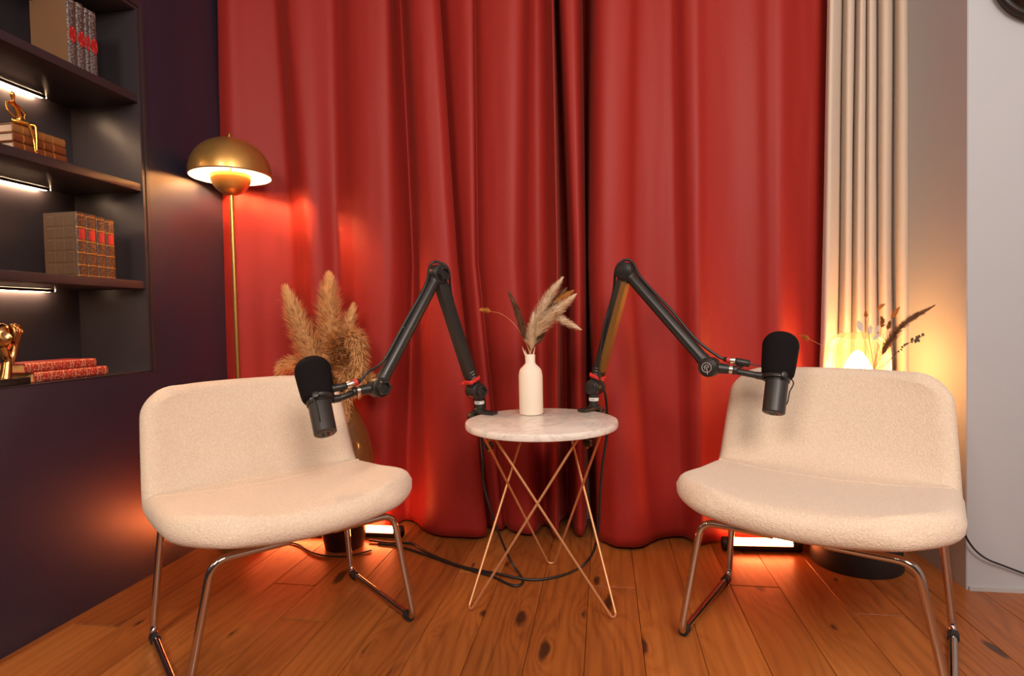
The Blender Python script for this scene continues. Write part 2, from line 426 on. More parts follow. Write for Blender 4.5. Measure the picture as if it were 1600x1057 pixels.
bm = bmesh.new(); box(bm, -1.75, 1.9, -1.75, -1.6, 0, ZC); struct('wall_front', bm, mat('taupe_wall_paint', (.11, .10, .095), .8))
bm = bmesh.new(); box(bm, 1.9, 2.0, -1.6, 1.765, 0, ZC); struct('wall_side', bm, M['column'])

# built-in bookcase set in the niche
bc = empty('built_in_bookcase', (XL, (YN0 + YN1) / 2, ZL)); inv = -bc.location
tag(bc, 'dark navy built-in bookcase with lit shelves recessed into the left wall', 'bookcase')
def part(name, bm, m, parent, **k):
    bm.transform(Matrix.Translation(-V(parent.location) if parent.parent is None else V((0, 0, 0))))
    return mesh_obj(name, bm, m, parent, **k)
ND = M['navy_dark']
part('back_panel', bbox(XN - .01, XN, YN0, YN1, ZL, ZT, b=0), ND, bc, smooth=False)
part('side_panel', bbox(XN, XL + .004, YN1, YN1 + .011, ZL, ZT + .011, b=.001), ND, bc)
part('side_panel', bbox(XN, XL + .004, YN0 - .011, YN0, ZL, ZT + .011, b=.001), ND, bc)
part('top_panel', bbox(XN, XL + .004, YN0, YN1, ZT, ZT + .011, b=.001), ND, bc)
part('base_panel', bbox(XN, XL + .002, YN0, YN1, ZL - .001, ZL + .0015, b=.0005), ND, bc)
SH = [1.512, 1.235, .929]
for zt in SH:
    s = part('shelf', bbox(XN, XL, YN0, YN1, zt - .024, zt, b=.0012), ND, bc)
for zt in SH:
    l = part('led_spill_lip', bbox(-1.6545, -1.651, YN0 + .02, 1.514, zt - .033, zt - .0242, b=.0005), ND, bc)  # added lip: hides the strip's side and cuts its spill
    l2 = mesh_obj('led_strip', bbox(-1.664, -1.6547, YN0 + .02 - bc.location.y, 1.510 - bc.location.y, zt - .0325 - bc.location.z, zt - .0243 - bc.location.z, b=0), M['led'], l)
    l2.data.transform(Matrix.Translation((-bc.location.x, 0, 0))); l2['label'] = 'glowing warm white strip light'
    bm = bmesh.new(); cyl(bm, (-1.656, 1.524, zt - .031), (-1.656, 1.524, zt - .0245), .004, seg=10)
    part('screw', bm, M['silver'], bc)
# face frame of the niche, standing just proud of the wall
for nm, a in (('face_frame', (XL + .0005, XL + .006, YN1 + .013, YN1 + .027, ZL, ZT + .027)), ('face_frame', (XL + .0005, XL + .006, YN0 - .027, YN1 + .0125, ZT + .0125, ZT + .027))):
    part(nm, bbox(*a, b=.001), ND, bc)

# ------------------------------------------------------------------ curtains
def curtain(name, label, keys, ybase, m, ztop=2.6, zbot=.006, nz=44, hem=None, seed=0, edge_w=None, group=None):
    """keys: (x at z=2.0, x at z=1.0, x at z=0, depth toward the room)"""
    bm = bmesh.new(); rows = []
    n = 7
    for j in range(nz + 1):
        t = j / nz; z = zbot + (ztop - zbot) * t ** 1.15
        cp = []
        for k in keys:
            xt, xm, xb, d = k[:4]; db = k[4] if len(k) > 4 else d
            if z >= 1.0: x = xm + (xt - xm) * (z - 1.0)
            else:
                q = z; x = xb + (xm - xb) * q
                # smooth the change of slope
                x += (xt - xm - (xm - xb)) * .0
            dd = d + (db - d) * max(0, 1 - z / .7)
            cp.append(V((x, -dd, 0)))
        pts = catmull(cp, n); row = []
        for p in pts:
            w = .006 * noise.noise(V((p.x * 7 + seed, z * 1.3, seed))) + .0016 * noise.noise(V((p.x * 30, z * 5, seed)))
            lowz = exp(-z / .10)
            w += lowz * .012 * noise.noise(V((p.x * 9, 3 + seed, z * 6)))
            zz = z + (lowz * .012 * (noise.noise(V((p.x * 5, seed, 8))) + .5) if z < .3 else 0)
            zz += (hem(p.x) * exp(-z / .09) if hem else 0)
            row.append(bm.verts.new((p.x, ybase + p.y + w, max(zz, .003))))
        rows.append(row)
    for a, b in zip(rows, rows[1:]):
        for k in range(len(a) - 1): bm.faces.new((a[k], a[k + 1], b[k + 1], b[k]))
    o = mesh_obj(name, bm, m, recalc=False)
    o.data.set_sharp_from_angle(angle=radians(80))
    s = o.modifiers.new('solid', 'SOLIDIFY'); s.thickness = .0025; s.offset = 0
    recenter(o)
    return tag(o, label, 'curtain', group)
def K(lst, yb=2.0):
    out = []
    for a, b, c, d, *e in lst:
        d *= 1.5; e = [q * 1.5 for q in e]
        f = yb - d
        out.append((f * (-1.18571 + .00126681 * a) / (1 + .000203178 * a), f * (-1.21524 + .00128905 * b) / (1 + .000206745 * b), f * (-1.24934 + .00131473 * c) / (1 + .000210864 * c), d, *e))
    return out
YR = 2.06
curtain('red_curtain', 'wide red satin curtain panel at the left, beside the brass lamp, hanging to the floor', K([
    (340, 347, 357, .026), (342, 350, 360, .036), (358, 368, 382, .042), (385, 400, 412, .018), (415, 440, 450, -.008), (432, 462, 470, -.015), (441, 472, 482, .012), (452, 484, 497, .034),
    (480, 502, 520, .026), (515, 525, 545, -.004), (530, 540, 558, .006), (548, 556, 575, .030), (580, 582, 590, .036), (606, 612, 605, .026), (616, 636, 622, -.022), (626, 645, 636, -.050), (633, 653, 652, -.030), (638, 660, 672, .035),
    (652, 676, 705, .058), (670, 698, 738, .060), (680, 708, 756, .048), (685, 714, 762, .030), (684, 713, 760, .012)], YR), YR, M['red_curtain'], seed=1, group=None)
curtain('red_curtain', 'narrow red satin curtain panel in the middle, behind the marble table, with deep dark folds', K([
    (655, 690, 728, -.045), (680, 708, 748, -.04), (700, 722, 765, -.022), (725, 735, 778, -.006), (738, 742, 786, -.008), (743, 747, 792, -.024), (752, 756, 799, .004), (775, 775, 812, .022), (800, 798, 826, .028), (818, 812, 838, .012), (828, 826, 846, -.030), (840, 842, 853, -.046),
    (853, 856, 859, -.030), (860, 866, 864, .020), (863, 871, 869, .040), (864, 873, 872, .012), (865, 875, 875, -.055), (868, 882, 886, -.105), (872, 889, 894, -.075), (876, 895, 900, .008), (890, 902, 907, .026), (901, 909, 912, .018), (907, 913, 915, -.012), (909, 915, 917, -.04), (910, 915, 917, -.07)], YR), YR, M['red_curtain'], seed=5)
def hemR(x):
    return .05 * exp(-((x + .02) / .03) ** 2)
curtain('red_curtain', 'broad smooth red satin curtain panel at the right, behind the right chair', K([
    (908, 905, 925, -.105), (920, 914, 932, -.090), (926, 919, 934, -.050), (928, 921, 934, -.012), (930, 925, 937, .030), (940, 934, 947, .055), (958, 950, 968, .062, .085), (984, 976, 1000, .048, .075), (1000, 992, 1022, .020, .03), (1025, 1020, 1040, .008), (1045, 1048, 1062, .002), (1056, 1062, 1074, .012),
    (1070, 1078, 1085, .036), (1088, 1092, 1096, .044), (1106, 1108, 1110, .028), (1140, 1145, 1145, .010), (1175, 1180, 1176, .010), (1200, 1204, 1200, .026), (1222, 1222, 1218, .030), (1245, 1240, 1238, .010), (1268, 1258, 1258, -.006), (1284, 1272, 1270, -.014), (1294, 1284, 1280, -.030), (1306, 1300, 1296, -.058)], YR), YR, M['red_curtain'], seed=9)
YG = 2.168
curtain('beige_curtain', 'narrow beige linen curtain gathered in tight folds beside the right wall', K([
    (1300, 1290, 1281, .034), (1296, 1286, 1277, .070, .044), (1298, 1289, 1280, .104, .052), (1305, 1297, 1289, .108, .056), (1313, 1306, 1298, .070, .046), (1317, 1311, 1303, .008), (1320, 1315, 1306, .030), (1326, 1322, 1314, .056), (1334, 1330, 1323, .050), (1338, 1329, 1327, .004),
    (1341, 1334, 1332, .030), (1346, 1340, 1340, .058), (1352, 1348, 1350, .052), (1354, 1352, 1354, .022), (1359, 1358, 1360, .054), (1367, 1367, 1368, .048), (1371, 1371, 1373, .004), (1376, 1375, 1378, .044), (1384, 1382, 1385, .060), (1393, 1389, 1392, .052), (1396, 1393, 1399, .012), (1399, 1397, 1403, .012),
    (1403, 1402, 1408, .050), (1411, 1413, 1415, .064), (1420, 1422, 1422, .054), (1423, 1425, 1425, .026), (1418, 1420, 1420, .010)], YG), YG, M['beige_curtain'], seed=3)

# ------------------------------------------------------------------ lounge chairs
def sgn(x): return -1 if x < 0 else 1
def chair_shell():
    prof = catmull([(.285, .350, 0), (.24, .355, 0), (.14, .350, 0), (.03, .338, 0), (-.08, .333, 0), (-.155, .346, 0), (-.208, .390, 0), (-.240, .455, 0), (-.268, .53, 0), (-.292, .602, 0), (-.300, .628, 0)], 10)
    cum = [0]
    for a, b in zip(prof, prof[1:]): cum.append(cum[-1] + (b - a).length)
    LT = cum[-1]
    def P(s):
        s = max(0, min(LT, s)); k = 0
        while k < len(cum) - 2 and cum[k + 1] < s: k += 1
        t = (s - cum[k]) / (cum[k + 1] - cum[k]); return prof[k].lerp(prof[k + 1], t)
    NU, NV = 48, 72
    def W(v):
        w = .282 - .020 * max(0, (v - .50) / .50) ** 1.3
        q = v * LT; e = LT - q
        # rounded corners: radius a along the profile
        a = .15
        if q < a: w *= (1 - (1 - q / a) ** 2.6) ** (1 / 2.6) * .60 + .40 if False else (1 - (1 - q / a) ** 2.4 * .42)
        b = .085
        if e < b: w *= (1 - (1 - e / b) ** 2.8 * .26)
        return w
    def S(u, v):
        p = P(v * LT); back = max(0, min(1, (v - .42) / .2)); back = back * back * (3 - 2 * back)
        x = W(v) * u
        y, z = p.x, p.y
        # tangent and normal in the side plane
        a, b = P(v * LT - .01), P(v * LT + .01); t = V((b.x - a.x, b.y - a.y, 0)).normalized(); nx, nz = t.y, -t.x
        if nz < 0 and v < .4: nx, nz = -nx, -nz
        bow = .026 * (1 - back) + .050 * back
        c = bow * abs(u) ** 2.2
        # front edge bows forward in the middle
        y += .022 * (1 - u * u) * max(0, 1 - v * LT / .12) - .006
        return V((x, y + (nx if nx > 0 else -nx) * c * (1 if back > .1 else 0) + 0, z + c * (1 - back) * .9 - .004 * back * u ** 4))
    us = [sin((i / NU - .5) * pi) for i in range(NU + 1)]
    us = [.55 * u + .45 * (2 * i / NU - 1) for i, u in enumerate(us)]
    vsn = [.5 - .5 * cos(pi * j / NV) for j in range(NV + 1)]; vsn = [.6 * v + .4 * j / NV for j, v in enumerate(vsn)]
    def N(u, v):
        u = max(-.97, min(.97, u)); v = max(.02, min(.98, v)); e = 4e-3; du = S(u + e, v) - S(u - e, v); dv = S(u, v + e) - S(u, v - e)
        n = du.cross(dv).normalized(); a, b = P(v * LT - .01), P(v * LT + .01); return n if n.dot(V((0, b.z if 0 else (b.y - a.y), -(b.x - a.x)))) > 0 else -n
    bm = bmesh.new(); up = []; dn = []
    for j, v in enumerate(vsn):
        ru, rd = [], []
        for i, u in enumerate(us):
            p = S(u, v); n = N(u, v)
            T = .066 - .016 * max(0, min(1, (v - .4) / .3))
            q, e = v * LT, (1 - v) * LT
            hu = min(1, (1 - abs(u)) * W(v) / .036); hv = min(1, min(q / .034, e / .028))
            f = sqrt(max(0, 1 - (1 - hu) ** 2)) * sqrt(max(0, 1 - (1 - hv) ** 2))
            a = bm.verts.new(p + n * T * .5 * f); ru.append(a)
            if i in (0, NU) or j in (0, NV): rd.append(a)
            else: rd.append(bm.verts.new(p - n * T * .5 * f))
        up.append(ru); dn.append(rd)
    for j in range(NV):
        for i in range(NU):
            bm.faces.new((up[j][i], up[j][i + 1], up[j + 1][i + 1], up[j + 1][i]))
            q = [dn[j][i], dn[j + 1][i], dn[j + 1][i + 1], dn[j][i + 1]]
            bm.faces.new(q)
    return bm, S, N, us
def make_chair(loc, rz, label):
    root = empty('lounge_chair', loc, rz)
    tag(root, label, 'chair')
    bm, S, N, us = chair_shell()
    sh = mesh_obj('upholstered_shell', bm, M['boucle'], root)
    for p in sh.data.polygons: p.use_smooth = True
    sh.data.set_sharp_from_angle(angle=radians(120))
    # piped welt that runs under the rim of the seat
    pts = []
    bm = bmesh.new()
    v = .50
    for k in range(41):
        u = -0.93 + 1.86 * k / 40; pts.append(S(u, v) + N(u, v) * .0285)
    tube(bm, pts, .0035, 8); w = mesh_obj('seam_welt', bm, M['boucle'], sh)
    # sled frame, one bent tube on each side (chair faces +y)
    r = .0085
    for s in (-1, 1):
        zt = .304
        path = [(s * .05, .215, zt), (s * .185, .215, zt), (s * .262, .205, .010), (s * .262, -.19, .010), (s * .245, -.165, zt + .018), (s * .05, -.15, zt + .018)]
        path = [(s * .05, .205, zt), (s * .205, .205, zt), (s * .2625, .1925, r + .004), (s * .2625, -.1925, r + .004), (s * .236, -.165, zt + .010), (s * .05, -.15, zt + .010)]
        bm = bmesh.new(); tube(bm, fillet(path, .035, 7), r, 14)
        fr = mesh_obj('sled_leg', bm, M['chrome'], root)
        for y in (.165, -.165):
            bm = bmesh.new(); tube(bm, [(s * .2625, y - .012, r + .004), (s * .2625, y + .012, r + .004)], r + .0035, 14)
            g = mesh_obj('glide', bm, M['black_rubber'], fr); g['label'] = 'black plastic glide'
    bm = bbox(-.07, .07, -.16, .16, .304, .318, b=.003)
    mesh_obj('seat_bracket', bm, M['dark_pot'], root)
    return root
chL = make_chair((-.816, 1.333, 0), math.atan2(-.656, .755) - pi / 2, 'cream boucle lounge chair on chrome legs at the left, in front of the navy wall')
chR = make_chair((.491, 1.46, 0), math.atan2(-.883, -.469) - pi / 2, 'cream boucle lounge chair on chrome legs at the right, in front of the glowing lamp')

# ------------------------------------------------------------------ side table
TC = V((-.18, 1.60, 0)); TR = .213
tb = empty('side_table', TC); tag(tb, 'round white marble side table on thin gold hairpin legs between the chairs', 'side table')
bm = bmesh.new(); lathe(bm, [(0, .480), (TR - .006, .480), (TR - .0015, .482), (TR, .486), (TR, .494), (TR - .0015, .4985), (TR - .006, .5), (0, .5)], seg=96)
mesh_obj('tabletop', bm, M['marble'], tb)
for a in (90, 210, 330):
    foot = V((cos(radians(a)) * .222, sin(radians(a)) * .208, .0035)); pts = []
    for s in (-1, 1):
        t = radians(a + s * 100); pts.append(V((cos(t) * .172, sin(t) * .172, .478)))
    tang = V((-sin(radians(a)), cos(radians(a)), 0)) * .010
    path = [pts[0], foot - tang * 1 + V((0, 0, .006)), foot + V((0, 0, 0)), foot + tang + V((0, 0, .006)), pts[1]]
    path = fillet([pts[0], foot - tang, foot + tang, pts[1]], .018, 6)
    bm = bmesh.new(); tube(bm, path, .0035, 10); mesh_obj('leg', bm, M['gold_wire'], tb)
bm = bmesh.new()
tube(bm, [(cos(2 * pi * k / 48) * .172, sin(2 * pi * k / 48) * .172, .4765) for k in range(48)], .0032, 8, closed=True)
mesh_obj('ring_frame', bm, M['gold_wire'], tb)

# bottle vase on the table
bv = empty('bottle_vase', (-.219, 1.69, .5)); tag(bv, 'matt white ceramic bottle vase standing on the marble table', 'vase')
k = 1.02
prof = [(0, .0)] + [(.026 * k, 0), (.0325 * k, .002), (.0345 * k, .007)] + [(.0348 * k, .115)] + smoothprof([(.0345, .122), (.031, .134), (.022, .144), (.0155, .151)], 5) + [(.0148, .156), (.0150, .176), (.0140, .1785), (.0115, .178), (.0112, .150), (0, .149)]
bm = bmesh.new(); lathe(bm, prof, seg=56); mesh_obj('bottle_body', bm, M['ceramic'], bv)

# ------------------------------------------------------------------ feathery plumes and grasses
def strand_mesh(spine, width, n, length, lean, thick, rng, up=.35, start=.0, droop=.0, curl=.3):
    """many fine tapering hairs growing out of a curved spine"""
    sp = catmull(spine, 10); N = len(sp) - 1; bm = bmesh.new()
    for _ in range(n):
        t = start + (1 - start) * rng.random() ** .9; f = t * N; k = min(int(f), N - 1); p = sp[k].lerp(sp[k + 1], f - k)
        d = (sp[k + 1] - sp[k]).normalized(); s, u = frame(d); a = rng.random() * 2 * pi
        o = s * cos(a) + u * sin(a)
        L = length * (.55 + .75 * rng.random()) * (1 - .45 * t)
        w = width(t) * (.25 + .75 * rng.random())
        dirn = (d * lean + o * (w / max(.001, length)) + V((rng.uniform(-1, 1), rng.uniform(-1, 1), rng.uniform(-1, 1))) * curl * .35).normalized()
        p1 = p + o * w * .25
        p2 = p1 + dirn * L * .5; p3 = p2 + (dirn + d * .3 + V((0, 0, -droop))).normalized() * L * .5
        q = o.cross(dirn); 
        if q.length < .1: q = s
        q = q.normalized() * thick
        v = [bm.verts.new(x) for x in (p - q * .6, p + q * .6, p2 - q, p2 + q, p3)]
        bm.faces.new((v[0], v[1], v[3], v[2])); bm.faces.new((v[2], v[3], v[4]))
    return bm
def plume(name, label, cat, stem, spine, width, n, length, m, group=None, lean=1.0, thick=.0009, seed=1, droop=0.0, curl=.3, stem_r=.0016, fname='plume'):
    rng = random.Random(seed); base = V(stem[0])
    o = empty(name, base); tag(o, label, cat, group)
    bm = bmesh.new(); tube(bm, catmull([V(p) - base for p in stem], 8), lambda t: stem_r * (1 - .4 * t), 6); mesh_obj('stem', bm, M['stem'], o)
    bm = strand_mesh([V(p) - base for p in spine], width, n, length, lean, thick, rng, droop=droop, curl=curl)
    f = mesh_obj(fname, bm, m, o, smooth=False, recalc=False); f['kind'] = 'stuff'
    return o
def bell(w, a=.5, b=.7): return lambda t: w * max(.10, min(1, (t / .22 + .15)) ** .7 * (1 - min(1, t) ** 3.2) ** .8)
# tall amber vase on the floor
VX, VY = -.917, 1.885
av = empty('floor_vase', (VX, VY, 0)); tag(av, 'tall amber hammered glass floor vase behind the left chair, holding pampas grass', 'vase')
prof = smoothprof([(.060, .0), (.066, .03), (.082, .10), (.100, .18), (.110, .26), (.108, .32), (.094, .39), (.070, .45), (.046, .50), (.036, .53), (.038, .555)], 6)
inner = [(max(.001, r - .005), z) for r, z in prof[::-1] if z > .035]
bm = bmesh.new(); lathe(bm, [(0, .0)] + prof + inner + [(0, .036)], seg=56); mesh_obj('vase_body', bm, M['amber_glass'], av)
bm = bmesh.new(); lathe(bm, [(0, .0), (.066, -.0), (.072, .03), (.0872, .095), (.1005, .15), (.0975, .152), (.083, .10), (0, .095)], seg=56, c=(0, 0, .001))
pb = mesh_obj('dark_base', bm, mat('dark_brown_glaze', (.035, .012, .008), .3), av); pb['label'] = 'dark brown glazed base cup'
def PV(x, y, z, yy=1.885):   # measured on the plane y = 1.80
    return (x * yy / 1.8, yy, .78 + (z - .78) * yy / 1.8)
neck = (VX, VY, .50)
PG = 'pampas plumes in the amber vase'
def pamp(label, pts, w, n, L, seed, m='pampas', dy=0.0, droop=.0, curl=.6, lean=.8):
    n = int(n * 1.35); w *= 1.25 if m != 'pampas' else 1.05
    sp = [V(PV(*p[:3])) + V((0, dy * (i + 1) / len(pts), 0)) for i, p in enumerate(pts)]
    plume('pampas_plume', label, 'pampas grass', [neck, V(neck).lerp(sp[0], .5) + V((0, 0, .02)), sp[0], sp[len(sp) // 2]], sp, bell(w * 1.9, .55, .6), n, L * 1.1, M[m], PG, lean=lean, thick=.0013, seed=seed, droop=droop, curl=curl)
pamp('tallest upright golden pampas plume in the amber vase', [(-.895, 0, .60), (-.900, 0, .72), (-.905, 0, .84), (-.902, 0, .925)], .042, 3600, .055, 11, 'pampas_pale', dy=.0)
pamp('golden pampas plume leaning left out of the amber vase', [(-.925, 0, .58), (-.965, 0, .68), (-1.005, 0, .79), (-1.035, 0, .885)], .040, 3400, .055, 12, 'pampas_pale', dy=-.03)
pamp('short thin pampas plume between the tallest plume and the drooping one', [(-.865, 0, .62), (-.855, 0, .70), (-.845, 0, .77), (-.832, 0, .825)], .024, 1300, .045, 13, 'pampas_pale', dy=.02)
pamp('thick drooping pampas plume arching over the right side of the amber vase', [(-.875, 0, .60), (-.862, 0, .69), (-.832, 0, .735), (-.800, 0, .71), (-.795, 0, .63), (-.800, 0, .56)], .046, 4600, .045, 14, dy=-.03, droop=.5, curl=.9, lean=.5)
pamp('pampas plume bending low to the left over the chair back', [(-.925, 0, .57), (-.97, 0, .625), (-1.03, 0, .645), (-1.09, 0, .640), (-1.115, 0, .61)], .034, 2200, .040, 15, dy=.04, droop=.4, curl=.8, lean=.5)
pamp('brown shadowed pampas plume in the centre of the bunch', [(-.895, 0, .57), (-.885, 0, .64), (-.875, 0, .70), (-.870, 0, .75)], .042, 2600, .040, 16, dy=-.05, droop=.3, curl=.9, lean=.5)
pamp('rounded pampas tuft low in the bunch behind the left microphone', [(-.893, 0, .50), (-.905, 0, .575), (-.905, 0, .625), (-.890, 0, .665)], .032, 2000, .035, 17, dy=-.08, droop=.1, curl=.6)
pamp('pampas plume hanging down in front of the vase neck', [(-.870, 0, .60), (-.850, 0, .62), (-.832, 0, .58), (-.828, 0, .52), (-.826, 0, .465)], .026, 2000, .032, 18, dy=-.07, droop=.6, curl=.8, lean=.5)
pamp('small pampas tuft at the far right of the bunch', [(-.855, 0, .57), (-.815, 0, .60), (-.785, 0, .605), (-.768, 0, .585), (-.765, 0, .555)], .026, 1500, .034, 19, dy=.02, droop=.5, curl=.8, lean=.5)

# dried bunch in the white bottle
top = V((-.219, 1.69, .66))
def PB(x, z, y=1.69): return V((x * y / 1.72, y, .78 + (z - .78) * y / 1.72))
BG = 'dried grasses in the white bottle vase'
def sprig(label, pts, w, n, L, m, seed, dy=0, name='dried_grass', stem_to=1, **k):
    sp = [PB(*p) + V((0, dy * (i + 1) / len(pts), 0)) for i, p in enumerate(pts)]
    plume(name, label, 'dried grass', [top + V((0, 0, -.10)), top + V((0, 0, .015)), sp[0], sp[1]], sp, bell(w * 2.4, .7, .8), int(n * 1.7), L, M[m], BG, seed=seed, thick=.0009, stem_r=.0012, **k)
sprig('tallest cream feathery plume in the white bottle', [(-.212, .735), (-.195, .79), (-.165, .845), (-.129, .893)], .016, 1500, .030, 'cream_plume', 31)
sprig('wide cream feathery plume below the tallest one in the white bottle', [(-.206, .725), (-.185, .765), (-.145, .800), (-.092, .843)], .019, 1900, .030, 'cream_plume', 32, dy=-.03)
sprig('cream plume drooping to the right out of the white bottle', [(-.160, .788), (-.135, .785), (-.105, .768), (-.076, .753)], .010, 800, .020, 'cream_plume', 33, dy=-.02)
sprig('thin grey-brown plume leaning left in the white bottle', [(-.236, .715), (-.247, .765), (-.262, .815), (-.282, .862)], .009, 800, .022, 'brown_plume', 34)
sprig('brown plume between the two upper cream plumes', [(-.190, .775), (-.165, .808), (-.140, .838), (-.118, .866)], .013, 900, .024, 'brown_plume', 35, dy=.03)
sprig('short brown plume low on the right side of the bunch', [(-.210, .700), (-.198, .725), (-.186, .750), (-.178, .772)], .013, 700, .024, 'brown_plume', 36, dy=.01)
sprig('small orange tuft at the top right of the bunch', [(-.150, .828), (-.128, .842), (-.110, .852), (-.095, .862)], .008, 500, .016, 'orange_plume', 37, dy=.02)
sprig('cream plume rising upright from the bottle neck', [(-.219, .690), (-.217, .72), (-.215, .75), (-.209, .79)], .013, 900, .024, 'cream_plume', 38, dy=-.02)
plume('bunny_tail_grass', 'single bunny tail on a long curved stem left of the bottle', 'dried grass', [top + V((0, 0, -.10)), top + V((0, 0, .01)), PB(-.245, .730), PB(-.275, .775), PB(-.310, .801), PB(-.338, .808)],
      [PB(-.338, .808), PB(-.350, .811), PB(-.362, .813), PB(-.370, .814)], bell(.015, .9, .6), 900, .012, M['orange_plume'], BG, seed=39, thick=.0005, stem_r=.0007)
# small pale leaves at the bottle mouth
for i, (dx, dz) in enumerate(((-.016, .036), (-.010, .026), (.012, .034))):
    bm = bmesh.new(); a = V((0, 0, -.012)); b = V((dx, -.004, dz))
    s = V((.0022, 0, 0)); vv = [bm.verts.new(x) for x in (a - s * .4, a + s * .4, a.lerp(b, .6) + s + V((0, -.001, 0)), b, a.lerp(b, .6) - s)]
    bm.faces.new(vv); o = mesh_obj('dried_leaf', bm, M['cream_plume'], smooth=False); o.location = top + V((dx * .4, -.006, .008))
    so = o.modifiers.new('s', 'SOLIDIFY'); so.thickness = .0006
    tag(o, ('pale pointed leaf at the left of the bottle mouth', 'shorter pale leaf beside the left one at the bottle mouth', 'pale pointed leaf at the right of the bottle mouth')[i], 'dried leaf', BG)

# ------------------------------------------------------------------ brass floor lamp
FL = (-1.281, 1.85)
fl = empty('floor_lamp', (*FL, 0)); tag(fl, 'brass floor lamp with a mushroom dome shade in the left corner', 'floor lamp')
bm = bmesh.new(); lathe(bm, [(0, 0), (.078, 0), (.081, .004), (.080, .010), (.075, .013), (.02, .015), (.010, .03), (0, .03)], seg=64); mesh_obj('base', bm, M['brass_pole'], fl)
bm = bmesh.new(); cyl(bm, (0, 0, .02), (0, 0, 1.240), .0075, seg=20); mesh_obj('pole', bm, M['brass_pole'], fl)
R_, ZR, HH = .1345, 1.306, .1305
outer = [(R_ * cos(t), ZR + HH * sin(t) ** .92) for t in [k * pi / 2 / 22 for k in range(22)]] + [(0, ZR + HH)]
bm = bmesh.new(); lathe(bm, outer, seg=72); lathe(bm, [(r + .0012 if r > .01 else 0, z) for r, z in [(R_ - .0015, ZR - .001), (R_, ZR + .0005)]], seg=72)
sh = mesh_obj('dome_shade', bm, M['brass'], fl)
bm = bmesh.new(); lathe(bm, [(max(0, r - .0035), z - .004) for r, z in outer], seg=72); o = mesh_obj('inner_lining', bm, M['lamp_inner'], sh); o['label'] = 'white inner lining'
bm = bmesh.new(); lathe(bm, [(0, ZR + HH - .001), (.010, ZR + HH), (.010, ZR + HH + .004), (.004, ZR + HH + .006), (.0045, ZR + HH + .009), (.007, ZR + HH + .013), (.0045, ZR + HH + .018), (0, ZR + HH + .0195)], seg=24)
mesh_obj('finial', bm, M['brass_pole'], fl)
rb, zb = .066, 1.306
bowl = [(rb * cos(t), zb - .068 * sin(t)) for t in [k * pi / 2 / 16 for k in range(16)]] + [(0, zb - .068)]
bm = bmesh.new(); lathe(bm, bowl + [(max(0, r - .003), z + .003) for r, z in bowl[::-1]], seg=56); bw = mesh_obj('lower_bowl', bm, M['brass'], fl)
bm = bmesh.new(); cyl(bm, (0, 0, 1.240), (0, 0, ZR + HH - .004), .004, seg=10); mesh_obj('stem_rod', bm, M['brass_pole'], fl)
bm = bmesh.new(); bmesh.ops.create_uvsphere(bm, u_segments=24, v_segments=14, radius=.022); bm.transform(Matrix.Translation((0, -.024, zb + .074)))
o = mesh_obj('bulb', bm, M['bulb'], fl); o['label'] = 'glowing warm bulb'

# ------------------------------------------------------------------ pedestal, glass lamp, small vase
PX, PY = .764, 1.930
pd = empty('pedestal', (PX, PY, 0)); tag(pd, 'black cylindrical pedestal standing behind the right chair', 'pedestal')
bm = bmesh.new(); lathe(bm, [(0, 0), (.127, 0), (.129, .003), (.126, .05), (.116, .11), (.104, .20), (.094, .30), (.092, .455), (0, .455)], seg=64); mesh_obj('column', bm, M['dark_pot'], pd)
bm = bmesh.new(); lathe(bm, [(0, .455), (.103, .455), (.106, .458), (.106, .468), (.103, .471), (0, .471)], seg=64); mesh_obj('top_plate', bm, M['dark_pot'], pd)
GL = (PX + .020, 1.957, .471)
gl = empty('glass_table_lamp', GL); tag(gl, 'glowing ribbed glass table lamp on the black pedestal behind the right chair', 'table lamp')
bm = bmesh.new(); lathe(bm, [(0, 0), (.055, 0), (.057, .004), (.054, .014), (.02, .018), (.012, .05), (.012, .095), (0, .095)], seg=40); mesh_obj('lamp_base', bm, M['brass_pole'], gl)
rib = lambda th, z: 1 + .028 * cos(34 * th)
prof = smoothprof([(.056, .018), (.076, .05), (.086, .11), (.087, .17), (.083, .205), (.070, .230), (.048, .244), (.030, .248)], 4)
bm = bmesh.new(); lathe(bm, prof, seg=240, rib=rib); mesh_obj('glass_shade', bm, M['lamp_glass'], gl)
bm = bmesh.new(); lathe(bm, smoothprof([(.0, .095), (.026, .10), (.041, .125), (.033, .150), (.015, .182), (.0, .192)], 5), seg=24); o = mesh_obj('bulb', bm, M['glass_bulb'], gl); o['label'] = 'bright warm bulb'
gv = empty('bud_vase', (.785, 1.848, .471)); tag(gv, 'small clear glass bud vase of dried flowers in front of the glass lamp', 'vase')
bm = bmesh.new(); lathe(bm, [(0, 0), (.018, 0), (.020, .004), (.021, .05), (.016, .09), (.011, .11), (.012, .135), (.010, .135), (.009, .11), (.014, .09), (.019, .05), (.018, .006), (0, .006)], seg=32); mesh_obj('vase_body', bm, M['vase_glass'], gv)
mouth = V((.785, 1.848, .60))
def PR(x, z, y=1.83): return V((x * y / 1.78, y, .78 + (z - .78) * y / 1.78))
RG = 'dried flowers in the bud vase'
def sprr(name, label, spine, w, n, L, m, seed, mid=None, stem_r=.0009, **k):
    sp = [PR(*p) for p in spine]; st = [mouth + V((0, 0, -.10)), mouth] + ([PR(*p) for p in mid] if mid else []) + [sp[0], sp[1]]
    plume(name, label, 'dried flower', st, sp, bell(w * 2.3, .8, .7), int(n * 1.4), L, M[m], RG, seed=seed, thick=.0007, stem_r=stem_r, **k)
sprr('dried_spike', 'long brown grass spike slanting up to the right above the right chair', [(.775, .655), (.80, .705), (.845, .755), (.905, .792)], .0105, 1300, .020, 'brown_plume', 51)
